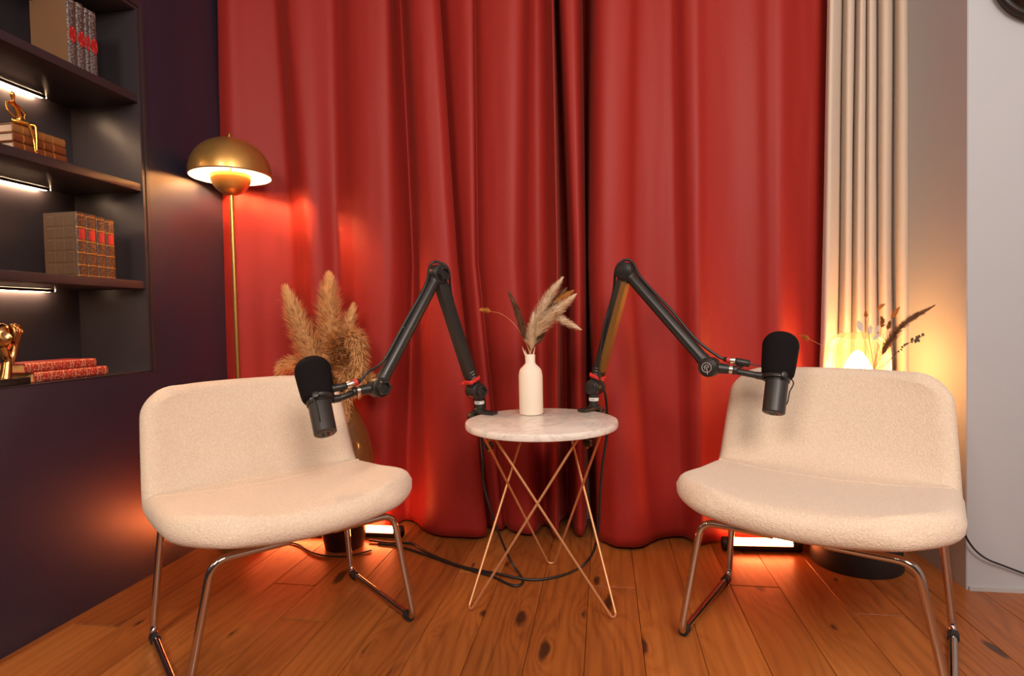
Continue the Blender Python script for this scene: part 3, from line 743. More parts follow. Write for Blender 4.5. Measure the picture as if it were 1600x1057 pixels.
M['tan_plume'] = plumem('tan_fluff', (.50, .27, .12), (.34, .16, .06))
bpy.data.objects[[o.name for o in bpy.data.objects if o.name.startswith('dried_spike')][0]].children[1].data.materials[0] = M['tan_plume']
sprr('bunny_tail_grass', 'bunny tail on a long stem reaching left towards the right microphone', [(.586, .706), (.578, .709), (.570, .713), (.564, .716)], .006, 450, .010, 'orange_plume', 52, mid=[(.72, .645), (.65, .672)], stem_r=.0006)
sprr('bunny_tail_grass', 'brown bunny tail standing above the glass lamp', [(.775, .735), (.777, .745), (.778, .757), (.776, .765)], .007, 400, .010, 'tan_plume', 53, mid=[(.768, .69)])
sprr('bunny_tail_grass', 'small brown bunny tail beside the slanting spike', [(.790, .730), (.793, .738), (.796, .746), (.798, .752)], .006, 300, .009, 'tan_plume', 54, mid=[(.772, .69)])
sprr('bunny_tail_grass', 'high pale bunny tail tilted right in front of the beige curtain', [(.800, .760), (.808, .772), (.814, .782), (.820, .790)], .005, 300, .012, 'orange_plume', 55, mid=[(.785, .70)])
sprr('bunny_tail_grass', 'topmost pale bunny tail in front of the beige curtain', [(.766, .785), (.770, .792), (.776, .798), (.782, .802)], .004, 250, .010, 'orange_plume', 56, mid=[(.765, .70)])
sprr('bunny_tail_grass', 'faint bunny tail left of the topmost one', [(.735, .765), (.735, .770), (.735, .776), (.735, .782)], .004, 220, .009, 'orange_plume', 57, mid=[(.745, .70)])
# dark leafy sprig
o = empty('leafy_sprig', mouth + V((0, 0, -.08))); tag(o, 'dark dried leafy sprig leaning right from the bud vase', 'dried flower', RG)
sp = catmull([mouth + V((0, 0, -.08)), mouth, PR(.785, .632), PR(.815, .665), PR(.850, .694), PR(.880, .710)], 10)
bm = bmesh.new(); tube(bm, [p - V(o.location) for p in sp], .0008, 6); mesh_obj('stem', bm, M['leaf_dark'], o)
rng = random.Random(5)
for k in range(26):
    f = .45 + .55 * k / 25; p = sp[min(len(sp) - 1, int(f * (len(sp) - 1)))] - V(o.location); sz = .003 + .010 * ((f - .45) / .55) ** 1.4
    a = rng.uniform(0, 6.28); d = V((cos(a), .5 * sin(a * 2.1), sin(a))).normalized(); s = d.cross(V((.2, 1, .1))).normalized()
    bm = bmesh.new(); vv = [bm.verts.new(x) for x in (p, p + d * sz * .6 + s * sz * .4, p + d * sz * 1.15 + V((0, .002, 0)), p + d * sz * .6 - s * sz * .4)]; bm.faces.new(vv)
    lf = mesh_obj('leaf', bm, M['leaf_dark'], o, smooth=False); mo = lf.modifiers.new('s', 'SOLIDIFY'); mo.thickness = .0008
# translucent pale leaves
o = empty('pale_leaf_sprig', mouth + V((0, 0, -.08))); tag(o, 'sprig of pale papery leaves in front of the glowing lamp', 'dried flower', RG)
for k, (x, z, dx, dz) in enumerate(((.725, .725, -.012, .035), (.742, .715, .006, .030), (.760, .72, .010, .026), (.752, .700, .020, .022))):
    a = PR(x, z) - V(o.location); b = a + V((dx, 0, dz)); s = V((dz, 0, -dx)) * .22
    bm = bmesh.new(); bm.faces.new([bm.verts.new(q) for q in (a, a.lerp(b, .35) + s, a.lerp(b, .75) + s * .8 + V((0, -.002, 0)), b, a.lerp(b, .75) - s * .8, a.lerp(b, .35) - s)])
    lf = mesh_obj('leaf', bm, M['leaf_pale'], o, smooth=False); lf.modifiers.new('s', 'SOLIDIFY').thickness = .0006
    bm = bmesh.new(); tube(bm, catmull([mouth - V(o.location) + V((0, 0, -.08)), mouth - V(o.location), a], 6), .0006, 5); mesh_obj('stem', bm, M['stem'], o)

# ------------------------------------------------------------------ LED tube lights on the floor
def tube_light(xa, xb, y, label, dy=0):
    L = xb - xa; o = empty('tube_light', (xa, y, 0), math.atan2(dy, L)); tag(o, label, 'light')
    bm = bmesh.new(); n = 14; pr = [(cos(pi + pi * k / n) * .021, .022 + sin(pi + pi * k / n) * .021) for k in range(n + 1)]
    ra = [bm.verts.new((0, a, b)) for a, b in pr]; rb = [bm.verts.new((L, a, b)) for a, b in pr]
    for k in range(n): bm.faces.new((ra[k], ra[k + 1], rb[k + 1], rb[k]))
    bm.faces.new(ra); bm.faces.new(rb[::-1]); bm.faces.new((ra[0], rb[0], rb[-1], ra[-1]))
    mesh_obj('housing', bm, M['black_plastic'], o)
    bm = bmesh.new(); pr = [(cos(pi * k / n) * .0185, .0225 + sin(pi * k / n) * .0185) for k in range(n + 1)]
    ra = [bm.verts.new((.03, a, b)) for a, b in pr]; rb = [bm.verts.new((L - .03, a, b)) for a, b in pr]
    for k in range(n): bm.faces.new((ra[k], ra[k + 1], rb[k + 1], rb[k]))
    bm.faces.new(ra); bm.faces.new(rb[::-1]); bm.faces.new((ra[0], rb[0], rb[-1], ra[-1]))
    e = mesh_obj('diffuser', bm, M['tube'], o); e['label'] = 'glowing orange diffuser'
    for xx in (0, L - .03):
        bm = bmesh.new(); rcyl(bm, (xx, 0, .0225), (xx + .03, 0, .0225), .0222, .003); mesh_obj('end_cap', bm, M['black_plastic'], o)
    return o
tube_light(.375, .625, 1.984, 'glowing orange tube light on the floor behind the right chair', .012)
tube_light(-1.40, -.735, 1.975, 'glowing orange tube light on the floor behind the left chair', .0)

# ------------------------------------------------------------------ boom arms and microphones
def joint_disc(bm, c, ax, r, h): rcyl(bm, V(c) - V(ax) * h / 2, V(c) + V(ax) * h / 2, r, .002)
def boom_arm(base, j0, el, j1, pole_end, label, clampdir, side):
    """base on the tabletop, j0 lower pivot, el elbow, j1 end pivot, pole_end threaded mount"""
    B = V(base); o = empty('boom_arm', B); tag(o, label, 'microphone arm')
    T = lambda p: V(p) - B
    b0 = V((0, 0, 0)); J0, EL, J1, PE = map(T, (j0, el, j1, pole_end)); cd = V(clampdir).normalized(); sd = cd.cross(V((0, 0, 1)))
    ax = (EL - J0).cross(J1 - EL).normalized()
    if ax.y > 0: ax = -ax      # toward the viewer's side
    ax = ax * side              # the left arm turns its capped side away
    # C clamp round the table edge (cd points outward from the table centre)
    bm = bmesh.new()
    beam(bm, cd * .016 + V((0, 0, .006)), cd * -.052 + V((0, 0, .006)), .030, .009, sd, .002)
    beam(bm, cd * .022 + V((0, 0, .0105)), cd * .022 + V((0, 0, -.060)), .030, .012, sd, .003)
    beam(bm, cd * .022 + V((0, 0, -.055)), cd * -.040 + V((0, 0, -.055)), .030, .012, sd, .003)
    cl = mesh_obj('clamp', bm, M['black_plastic'], o)
    bm = bmesh.new(); cyl(bm, cd * -.026 + V((0, 0, -.112)), cd * -.026 + V((0, 0, -.036)), .0038, seg=12); mesh_obj('clamp_screw', bm, M['brass_pole'], cl)
    bm = bmesh.new(); rcyl(bm, cd * -.026 + V((0, 0, -.040)), cd * -.026 + V((0, 0, -.0345)), .011, .001)
    mesh_obj('clamp_pad', bm, M['black_rubber'], cl)
    bm = bmesh.new(); lathe(bm, [(0, -.104), (.013, -.104), (.0145, -.101), (.0145, -.087), (.013, -.084), (0, -.084)], c=cd * -.026, seg=12, rib=lambda th, z: 1 + .06 * cos(6 * th)); mesh_obj('clamp_knob', bm, M['black_plastic'], cl)
    bm = bmesh.new(); rcyl(bm, cd * .028 + V((0, 0, -.012)), cd * .046 + V((0, 0, -.012)), .013, .002); mesh_obj('side_knob', bm, M['black_plastic'], cl)
    # swivel post
    px = cd * .006
    bm = bmesh.new(); lathe(bm, [(0, .008), (.019, .008), (.019, .014), (.0145, .018), (.0145, .05), (0, .05)], c=px, seg=28); post = mesh_obj('swivel_post', bm, M['black_plastic'], o)
    bm = bmesh.new(); lathe(bm, [(.0146, .030), (.0150, .0305), (.0150, .0395), (.0146, .040)], c=px, seg=28); t = mesh_obj('label_band', bm, M['white_print'], post); t['label'] = 'small white label band'
    for a in range(5):
        th = radians(-115 + a * 9 + (0)); q = px + V((cos(th), sin(th), 0)) * .0152
        bm = bmesh.new(); box(bm, -.0004, .0004, -.0007, .0007, -.0017, .0017 - (a % 2) * .0012); bm.transform(Matrix.Translation(q + V((0, 0, .035))) @ Matrix.Rotation(th, 4, 'Z')); mesh_obj('print_mark', bm, M['black_plastic'], t, smooth=False)
    bm = bmesh.new(); cyl(bm, px + V((0, 0, .045)), J0, .0125, .0125)
    joint_disc(bm, J0, ax, .0245, .040); jb = mesh_obj('base_joint', bm, M['black_plastic'], o)
    bm = bmesh.new(); joint_disc(bm, J0 + ax * .0225, ax, .0205, .006); mesh_obj('joint_cap', bm, M['arm_tube'], jb)
    # lower arm: rectangular channel section, warm light painted on its inner face
    d = (EL - J0).normalized()
    bm = bmesh.new(); beam(bm, J0 + d * .012, EL - d * .018, .024, .034, ax, .003); la = mesh_obj('lower_arm', bm, M['black_plastic'], o)
    inn = ax.cross(d); 
    if inn.dot(J1 - EL) < 0: inn = -inn
    bm = bmesh.new(); beam(bm, J0 + d * .055 + inn * .0088 + ax * .0122, EL - d * .030 + inn * .0088 + ax * .0122, .0012, .0160, ax, 0); ic = mesh_obj('inner_channel', bm, M['arm_inner'], la); ic['label'] = 'inner channel with warm light painted on'
    bm = bmesh.new(); beam(bm, J0 + d * .055 + inn * .0172, EL - d * .030 + inn * .0172, .024, .0012, ax, 0); ic = mesh_obj('channel_edge', bm, M['arm_inner'] if side > 0 else M['black_plastic'], la)  # only the right arm's edge carries the painted warm light
    # printed marks near the foot of the lower arm
    for r_ in range(3):
        for c_ in range(4 - r_ % 2):
            p = J0 + d * (.062 - r_ * .009) + ax * side * .0122 + inn * (-.007 + c_ * .0042)
            bm = bmesh.new(); beam(bm, p, p + inn * .003, .0004, .0022, ax, 0); mesh_obj('print_mark', bm, M['grey_print'], la, smooth=False)
    # red cable tie
    q = J0 + d * .036; s2 = inn
    ring = [q + ax * (.0165 * cx) + s2 * (.0195 * cy) for cx, cy in ((1, 1), (-1, 1), (-1, -1), (1, -1))]
    bm = bmesh.new(); tube(bm, fillet(ring, .006, 4, closed=True), .0028, 8, closed=True, flat=2.2); beam(bm, q + s2 * .017 + ax * .016, q + s2 * .031 + ax * .010, .006, .010, d, .0015)
    mesh_obj('cable_tie', bm, M['red_plastic'], o)
    # elbow
    bm = bmesh.new(); joint_disc(bm, EL, ax, .0265, .038); ej = mesh_obj('elbow_joint', bm, M['black_plastic'], o)
    bm = bmesh.new(); joint_disc(bm, EL + ax * .021, ax, .0225, .006); mesh_obj('joint_cap', bm, M['arm_tube'], ej)
    # upper arm: round tube
    d2 = (J1 - EL).normalized(); n2 = (PE - J1).normalized()
    bm = bmesh.new(); cyl(bm, EL + d2 * .020, J1 - d2 * .016, .0168, .0168, seg=28); ua = mesh_obj('upper_arm', bm, M['arm_tube'], o)
    bm = bmesh.new(); cyl(bm, EL + d2 * .012, EL + d2 * .034, .0184, .0178); mesh_obj('tube_collar', bm, M['black_plastic'], ua)
    bm = bmesh.new(); cyl(bm, J1 - d2 * .034, J1 - d2 * .008, .0178, .0184); mesh_obj('tube_collar', bm, M['black_plastic'], ua)
    # end joint with emblem
    bm = bmesh.new(); joint_disc(bm, J1, ax, .0255, .036); cyl(bm, J1, J1 + n2 * .048, .0155, .0125); ee = mesh_obj('end_joint', bm, M['black_plastic'], o)
    bm = bmesh.new(); joint_disc(bm, J1 + ax * .0195, ax, .0222, .005); cap = mesh_obj('joint_cap', bm, M['black_plastic'], ee)
    for jj, pa in ((J0, jb), (EL, ej), (J1, ee)):
        q = jj - ax * .018; bm = bmesh.new(); sa, sb = frame(ax); ring0, ring1 = [], []
        for k in range(36):
            th = 2 * pi * k / 36; rr = .0185 * (1 + .09 * cos(6 * th)); v = sa * cos(th) * rr + sb * sin(th) * rr
            ring0.append(bm.verts.new(q + v)); ring1.append(bm.verts.new(q + v * .94 - ax * .016))
        ring2 = [bm.verts.new(q + (v.co - q + ax * .016) * .72 - ax * .016) for v in ring1]; ring3 = [bm.verts.new(v.co + ax * .007) for v in ring2]
        for A, B_ in ((ring0, ring1), (ring1, ring2), (ring2, ring3)):
            for k in range(36): bm.faces.new((A[k], A[(k + 1) % 36], B_[(k + 1) % 36], B_[k]))
        bm.faces.new(ring0[::-1]); bm.faces.new(ring3); mesh_obj('wing_knob', bm, M['black_plastic'], pa)
    # emblem: ring with an R shaped loop and a diagonal tail
    c = J1 + ax * .0224; up = V((0, 0, 1)); up = (up - ax * up.dot(ax)).normalized(); rt = up.cross(ax).normalized()
    if rt.x < 0: rt = -rt
    P2 = lambda x, y: c + rt * x + up * y
    bm = bmesh.new(); tube(bm, [P2(.0125 * cos(2 * pi * k / 32), .0125 * sin(2 * pi * k / 32)) for k in range(32)], .0011, 6, closed=True)
    tube(bm, fillet([P2(-.0045, -.006), P2(-.0045, .006), P2(.0045, .006), P2(.0055, .0), P2(-.001, -.001)], .003, 5), .0010, 6)
    tube(bm, [P2(-.008, .001), P2(-.001, .001)], .0010, 6); tube(bm, [P2(.0002, -.001), P2(.003, -.018)], .0011, 6)
    em = mesh_obj('emblem', bm, M['grey_print'], ee); em['label'] = 'pale grey round emblem'
    # threaded mount
    bm = bmesh.new(); cyl(bm, J1 + n2 * .048, J1 + n2 * .058, .0112); mesh_obj('silver_collar', bm, M['silver'], ee)
    bm = bmesh.new(); rcyl(bm, J1 + n2 * .056, J1 + n2 * .068, .0120, .0015); mesh_obj('lock_ring', bm, M['black_plastic'], ee)
    return o, ax, ua
def microphone(top, mid, bot, mount, conn, label, flip):
    """top of windscreen, ring, bottom of body; mount = end of arm; conn = [xlr points]"""
    Tp, Md, Bt = V(top), V(mid), V(bot); o = empty('microphone', Bt); tag(o, label, 'microphone')
    d = (Tp - Bt).normalized(); L = (Tp - Bt).length
    rot = d.to_track_quat('Z', 'Y').to_matrix().to_4x4()
    def put(name, bm, m, par, local=True, **k):
        if local: bm.transform(rot)
        return mesh_obj(name, bm, m, par, **k)
    lb = (Md - Bt).length * 1.0
    rbod = .0268
    bm = bmesh.new(); lathe(bm, [(0, 0), (rbod - .003, 0), (rbod, .002), (rbod + .0008, lb - .006), (rbod, lb), (0, lb)], seg=48); bd = put('body', bm, M['mic_body'], o)
    bm = bmesh.new(); lathe(bm, [(0, -.001), (rbod - .006, -.001), (rbod - .006, .001), (0, .001)], seg=40); ec = put('end_plate', bm, M['black_plastic'], bd)
    for a in range(4):
        bm = bmesh.new(); t = a * pi / 2 + .5; box(bm, -.003, .003, -.0012, .0012, -.0022, -.0008); bm.transform(Matrix.Translation((cos(t) * .008, sin(t) * .008, 0))); put('switch', bm, M['black_rubber'], ec, smooth=False)
    bm = bmesh.new(); box(bm, -.014, -.011, -.010, .010, -.0018, -.0008); put('print_mark', bm, M['red_plastic'], ec, smooth=False)
    bm = bmesh.new(); lathe(bm, [(rbod + .001, lb - .020), (rbod + .0035, lb - .019), (rbod + .0035, lb - .002), (rbod + .001, lb)], seg=48); rg = put('ring', bm, M['black_plastic'], bd)
    # windscreen: stretched foam cap, wider in the middle, flat under-rim
    H = L - lb + .008; R0 = .0445
    pr = [(0, lb - .010), (.030, lb - .010), (.034, lb - .008), (.0375, lb - .002)] + [(R0 * (.86 + .14 * min(1, (k / 8) ** .7)), lb + H * .62 * k / 8) for k in range(0, 9)]
    zc = lb + H * .62 - .0; hh = L - zc
    pr += [(R0 * cos(t) ** .72, zc + hh * sin(t)) for t in [k * pi / 2 / 12 for k in range(1, 12)]] + [(0, L)]
    bm = bmesh.new(); lathe(bm, pr, seg=56); put('foam_windscreen', bm, M['foam'], o)
    # yoke: arms reach from the mount to each side of the ring
    MT = V(mount) - Bt; C = d * (lb - .010); ax = (MT - C); ax -= d * ax.dot(d); ax.normalize(); sd = d.cross(ax).normalized()
    bm = bmesh.new(); NN = 20; path = []
    for k in range(NN + 1):
        t = -pi * .62 + 2 * pi * .62 * k / NN; path.append(C + ax * cos(t) * (rbod + .008) + sd * sin(t) * (rbod + .008))
    tube(bm, path, .0035, 10, flat=2.0)
    cyl(bm, C + ax * (rbod + .006), C + ax * (rbod + .024), .0105, .0095); yk = mesh_obj('yoke', bm, M['black_plastic'], o)
    for s in (-1, 1):
        bm = bmesh.new(); t = s * pi * .60; q = C + ax * cos(t) * (rbod + .004) + sd * sin(t) * (rbod + .004); w = (q - C).normalized(); rcyl(bm, q - w * .002, q + w * .011, .0085, .0015); mesh_obj('yoke_knob', bm, M['black_plastic'], yk)
    bm = bmesh.new(); rcyl(bm, C + ax * (rbod + .022), MT, .0085, .0012); mesh_obj('mount_rod', bm, M['black_plastic'], o)
    # badge marks on the ring, toward the room
    for a in range(5):
        bm = bmesh.new(); th = flip + (a - 2) * .16 + .0; box(bm, -.0006, .0006, -.0016, .0016, -.0022 + (a % 2) * .001, .0022); bm.transform(Matrix.Translation((0, 0, lb - .0105)) @ Matrix.Rotation(th, 4, 'Z') @ Matrix.Translation((rbod + .0038, 0, 0))); put('print_mark', bm, M['grey_print'], rg, smooth=False)
    # lead from body back to the connector
    CN = [V(p) - Bt for p in conn]
    a0 = C + sd * (-.004) + ax * (rbod + .002) - d * .004
    bm = bmesh.new(); dc = (CN[1] - CN[0]).normalized(); rcyl(bm, CN[0], CN[1], .0092, .002); cn = mesh_obj('connector_barrel', bm, M['black_plastic'], o)
    bm = bmesh.new(); beam(bm, CN[0].lerp(CN[1], .5), CN[0].lerp(CN[1], .5) + (MT - CN[0].lerp(CN[1], .5)).normalized() * .016, .020, .007, dc, .001); mesh_obj('bracket', bm, M['black_plastic'], o)
    return o, C, ax, sd, d, rbod, lb
def mic_extra(o, C, ax, sd, d, rb, lb, vdir, conn0):
    """thin lead looping along the body"""
    v = V(vdir).normalized(); v = (v - d * v.dot(d)).normalized()
    Bt = V(o.location); c0 = V(conn0) - Bt
    pts = [c0, (c0 + C) * .5 + ax * .012 + d * .012 + v * .014, C + v * (rb + .010) + d * .004, C + v * (rb + .007) - d * .03, C + v * (rb + .005) - d * .055, C + v * (rb + .001) - d * .066]
    bm = bmesh.new(); tube(bm, catmull(pts, 8), .0016, 8); mesh_obj('lead', bm, M['cable'], o)

# left set
LB = (-.372, 1.694, .5)
armL, axL, _ = boom_arm(LB, (-.385, 1.680, .572), (-.461, 1.575, .915), (-.578, 1.405, .616), (-.672, 1.326, .603),
    'black jointed boom arm clamped to the left edge of the marble table', (V(LB) - TC - V((0, 0, .5))), -1)
xL = [(-.664, 1.322, .621), (-.634, 1.342, .627), (-.618, 1.354, .633), (-.605, 1.363, .639)]
mL = microphone((-.737, 1.358, .692), (-.701, 1.316, .598), (-.659, 1.274, .520), (-.625, 1.372, .608), xL[:2],
    'black studio microphone hanging in front of the left chair, its underside tilted to view', 1.0)
mic_extra(*mL, (.3, -1, 0), xL[0])
# right set
RB = (-.040, 1.762, .5)
armR, axR, _ = boom_arm(RB, (-.033, 1.775, .570), (.064, 1.717, .916), (.274, 1.590, .645), (.399, 1.569, .629),
    'black jointed boom arm clamped to the back right edge of the marble table', (V(RB) - TC - V((0, 0, .5))), 1)
xR = [(.372, 1.576, .653), (.337, 1.581, .661), (.322, 1.584, .663), (.308, 1.588, .666)]
mR = microphone((.459, 1.602, .731), (.436, 1.565, .626), (.416, 1.528, .532), (.328, 1.584, .636), xR[:2],
    'black studio microphone hanging upright in front of the right chair', -1.9)
mic_extra(*mR, (1, .15, 0), xR[0])

def cable(label, pts, r=.0032, n=10, cat='cable', name='microphone_cable', plug=None, group=None):
    P = catmull(pts, n); base = V((P[-1].x, P[-1].y, 0)) if False else V(pts[0]); o = empty(name, base); tag(o, label, cat, group)
    bm = bmesh.new(); tube(bm, [p - base for p in P], r, 8); mesh_obj('cord', bm, M['cable'], o)
    if plug:
        a, b, c = [V(p) - base for p in plug]
        bm = bmesh.new(); rcyl(bm, a, a.lerp(b, .95), .0088, .001); q = mesh_obj('plug_sleeve', bm, M['silver'], o); q['label'] = 'silver plug sleeve'
        bm = bmesh.new(); cyl(bm, a.lerp(b, .9), b.lerp(c, .4), .0092, .0088); q = mesh_obj('plug_ring', bm, M['red_plastic'], o); q['label'] = 'red coding ring'
        bm = bmesh.new(); cyl(bm, b.lerp(c, .4), c, .0080, .0045); mesh_obj('plug_boot', bm, M['black_plastic'], o)
    return o
def off(a, b, k, v, t): return V(a).lerp(V(b), t) + V(v) * k
j0, el, j1 = V((-.385, 1.680, .572)), V((-.461, 1.575, .915)), V((-.578, 1.405, .616))
upn = V((0, 0, 1)); oL2 = (-(j1 - el).normalized().cross(axL)).normalized(); oL2 = oL2 if oL2.x < 0 else -oL2
oL1 = ((el - j0).normalized().cross(axL)).normalized(); oL1 = oL1 if oL1.x > 0 else -oL1
cable('black cable running over the left boom arm and down under the table to the floor', [
    xL[3], V(xL[3])  + V((.012, .012, .018)), off(j1, el, .023, oL2, .18), off(j1, el, .021, oL2, .5), off(j1, el, .019, oL2, .85), el + V((-.020, 0, .022)) + V((0, 0, .006)), el + V((.004, .004, .033)),
    el + V((.028, .008, .012)), off(el, j0, .024, oL1, .18), off(el, j0, .020, oL1, .4), off(el, j0, .0185, oL1, .62), off(el, j0, .020, oL1, .9), j0 + V((.012, .034, -.012)), V((-.372, 1.745, .52)), V((-.385, 1.745, .44)), V((-.372, 1.70, .36)), V((-.370, 1.70, .28)),
    V((-.349, 1.70, .20)), V((-.325, 1.72, .11)), V((-.295, 1.735, .03)), V((-.262, 1.70, .0045)), V((-.252, 1.655, .0045)), V((-.28, 1.640, .0045)), V((-.345, 1.688, .0045)), V((-.414, 1.722, .0045)),
    V((-.51, 1.773, .0045)), V((-.615, 1.834, .0045)), V((-.73, 1.893, .0045)), V((-.80, 1.905, .0045))], .0038, plug=xL[1:4])
j0, el, j1 = V((-.033, 1.775, .570)), V((.064, 1.717, .916)), V((.274, 1.590, .645))
oR2 = ((j1 - el).normalized().cross(axR)).normalized(); oR2 = oR2 if oR2.x > 0 else -oR2
oR1 = ((el - j0).normalized().cross(axR)).normalized(); oR1 = oR1 if oR1.x < 0 else -oR1
cable('black cable running over the right boom arm and down to the floor behind the table', [
    xR[3], V(xR[3]) + V((-.016, .004, .010)), off(j1, el, .022, oR2, .22), off(j1, el, .024, oR2, .5), off(j1, el, .021, oR2, .85), el + V((.020, -.004, .024)), el + V((-.004, 0, .033)),
    el + V((-.028, .004, .008)), off(el, j0, .022, oR1, .2), off(el, j0, .012, oR1, .45) + V(axR) * .018, off(el, j0, .004, oR1, .62) + V(axR) * .021, off(el, j0, -.012, oR1, .85) + V(axR) * .020, j0 + V((.030, -.022, -.01)), V((.003, 1.795, .50)), V((.002, 1.80, .42)),
    V((-.013, 1.78, .33)), V((-.022, 1.765, .24)), V((-.028, 1.765, .15)), V((-.045, 1.78, .06)), V((-.085, 1.785, .006)), V((-.145, 1.718, .0045)), V((-.229, 1.682, .0045)), V((-.34, 1.700, .0108)),
    V((-.45, 1.747, .0045)), V((-.54, 1.80, .0045)), V((-.626, 1.865, .0045)), V((-.68, 1.915, .0045)), V((-.76, 1.915, .0045)), V((-.84, 1.920, .008))], .0038, plug=xR[1:4])
cable('thin black cord on the floor in front of the amber vase', [(-.80, 1.845, .0035), (-.86, 1.79, .0035), (-.90, 1.785, .0035), (-.96, 1.79, .0035), (-1.02, 1.82, .0035), (-1.09, 1.87, .0035), (-1.2, 1.9, .0035)], .0028, name='power_cord', cat='cord')
cable('black cord hanging in front of the grey-white wall at the right', [(.93, 1.83, .30), (.955, 1.752, .20), (.985, 1.745, .135), (1.02, 1.745, .10), (1.07, 1.748, .078), (1.14, 1.750, .052), (1.22, 1.75, .03), (1.4, 1.745, .004)], .0026, name='power_cord', cat='cord')

# ------------------------------------------------------------------ round mirror on the right wall
RMc = V((1.165, 1.745, 1.672)); mr = empty('round_mirror', RMc); tag(mr, 'dark framed round mirror high on the right wall', 'mirror')
bm = bmesh.new(); tube(bm, [(.125 * cos(2 * pi * k / 72), 0, .125 * sin(2 * pi * k / 72)) for k in range(72)], .010, 12, closed=True); mesh_obj('frame', bm, M['dark_frame'], mr)
bm = bmesh.new(); rcyl(bm, (0, .008, 0), (0, .018, 0), .122, .001, 64); mesh_obj('backing', bm, M['dark_frame'], mr)
bm = bmesh.new(); rcyl(bm, (0, .003, 0), (0, .0078, 0), .1185, .001, 64); mesh_obj('mirror_glass', bm, M['mirror_glass'], mr)

# ------------------------------------------------------------------ books
def book(T_, H_, D_, cover, spine, pages, label, cat='book', group=None, bands=(), panels=(), ovals=(), grid=False, band_m=None, panel_m=None):
    """upright book: thickness along y, height z, depth -x, spine faces +x at x = 0"""
    o = empty('book'); tag(o, label, cat, group); t = .0022
    bm = bmesh.new(); box(bm, -D_, -.004, 0, t, 0, H_); box(bm, -D_, -.004, T_ - t, T_, 0, H_)
    mesh_obj('cover', bm, cover, o, smooth=False)
    bm = bmesh.new(); n = 10; ring = [(-.004 + .0055 * sin(pi * k / n), T_ / 2 - cos(pi * k / n) * T_ / 2) for k in range(n + 1)]
    f = [(a, b) for a, b in ring]; g = [(a - .002, T_ / 2 + (b - T_ / 2) * .93) for a, b in ring]
    lo = [bm.verts.new((a, b, 0)) for a, b in f]; hi = [bm.verts.new((a, b, H_)) for a, b in f]
    for k in range(n): bm.faces.new((lo[k], lo[k + 1], hi[k + 1], hi[k]))
    bm.faces.new(lo); bm.faces.new(hi[::-1]); mesh_obj('spine', bm, spine, o)
    bm = bmesh.new(); box(bm, -D_ + .003, -.004, t, T_ - t, .003, H_ - .003); mesh_obj('page_block', bm, pages, o, smooth=False)
    def strip(z0, z1, m, nm, e=.0008, s=1.0):
        bm = bmesh.new(); rr = [(-.004 + (.0055 + e) * sin(pi * k / n), T_ / 2 - cos(pi * k / n) * (T_ / 2 + e * .3) * s) for k in range(1, n)]
        a = [bm.verts.new((x, y, z0)) for x, y in rr]; b = [bm.verts.new((x, y, z1)) for x, y in rr]
        for k in range(len(a) - 1): bm.faces.new((a[k], a[k + 1], b[k + 1], b[k]))
        bm.faces.new(a); bm.faces.new(b[::-1])
        return mesh_obj(nm, bm, m, o)
    for z0, z1 in bands: strip(z0 * H_, z1 * H_, band_m or M['gilt'], 'spine_band')
    for z0, z1 in panels: strip(z0 * H_, z1 * H_, panel_m or M['label_red'], 'title_label', .0012, .8)
    for z0, z1 in ovals:
        bm = bmesh.new(); zc, hz = (z0 + z1) / 2 * H_, (z1 - z0) / 2 * H_
        vv = [bm.verts.new((.0024, T_ / 2 + cos(2 * pi * k / 20) * T_ * .42, zc + sin(2 * pi * k / 20) * hz)) for k in range(20)]; wv = [bm.verts.new(v.co + V((-.004, 0, 0))) for v in vv]
        bm.faces.new(vv); bm.faces.new(wv[::-1])
        for k in range(20): bm.faces.new((vv[k], wv[k], wv[(k + 1) % 20], vv[(k + 1) % 20]))
        mesh_obj('title_label', bm, M['oval_red'], o, smooth=False)
    if grid:
        for r_ in range(5):
            for c_ in range(3):
                a = -D_ + .010 + c_ * (D_ - .016) / 3; b = a + (D_ - .016) / 3 - .005; z0 = .008 + r_ * (H_ - .012) / 5; z1 = z0 + (H_ - .012) / 5 - .006
                mesh_obj('cover_panel', bbox(a, b, -.0011, .0004, z0, z1, b=.0007, seg=1), cover, o, smooth=False)
    return o
def lay(o, loc, rz=0):
    """lay a book flat: height along +y, thickness up, spine still +x"""
    o.rotation_euler = (radians(-90), 0, 0); o.location = loc
    o.rotation_euler = (Matrix.Rotation(rz, 4, 'Z') @ Matrix.Rotation(radians(90), 4, 'X') @ Matrix.Scale(1, 4)).to_euler()
    return o
G1, G2, G3, G4 = 'silver spined books on the top shelf', 'gilt brown books on the third shelf', 'stacked brown books on the second shelf', 'stacked red books on the ledge'
y = 1.408
for k, (T_, H_, lab) in enumerate(((.024, .192, 'first silver-tooled book with red oval, its tan cover facing out'), (.024, .191, 'second silver-tooled book with red oval on the top shelf'), (.014, .188, 'thinnest silver-tooled book with red oval on the top shelf'), (.025, .189, 'rightmost silver-tooled book with red oval on the top shelf'))):
    o = book(T_, H_, .122, M['cloth_tan'], M['spine_silver'], M['pages'], lab, group=G1, ovals=((.36, .60),), bands=((.95, .96), (.04, .05)), band_m=M['grey_print'])
    o.location = (-1.452, y, 1.5122); y += T_ + (.004 if k == 0 else .0012)
y = 1.407
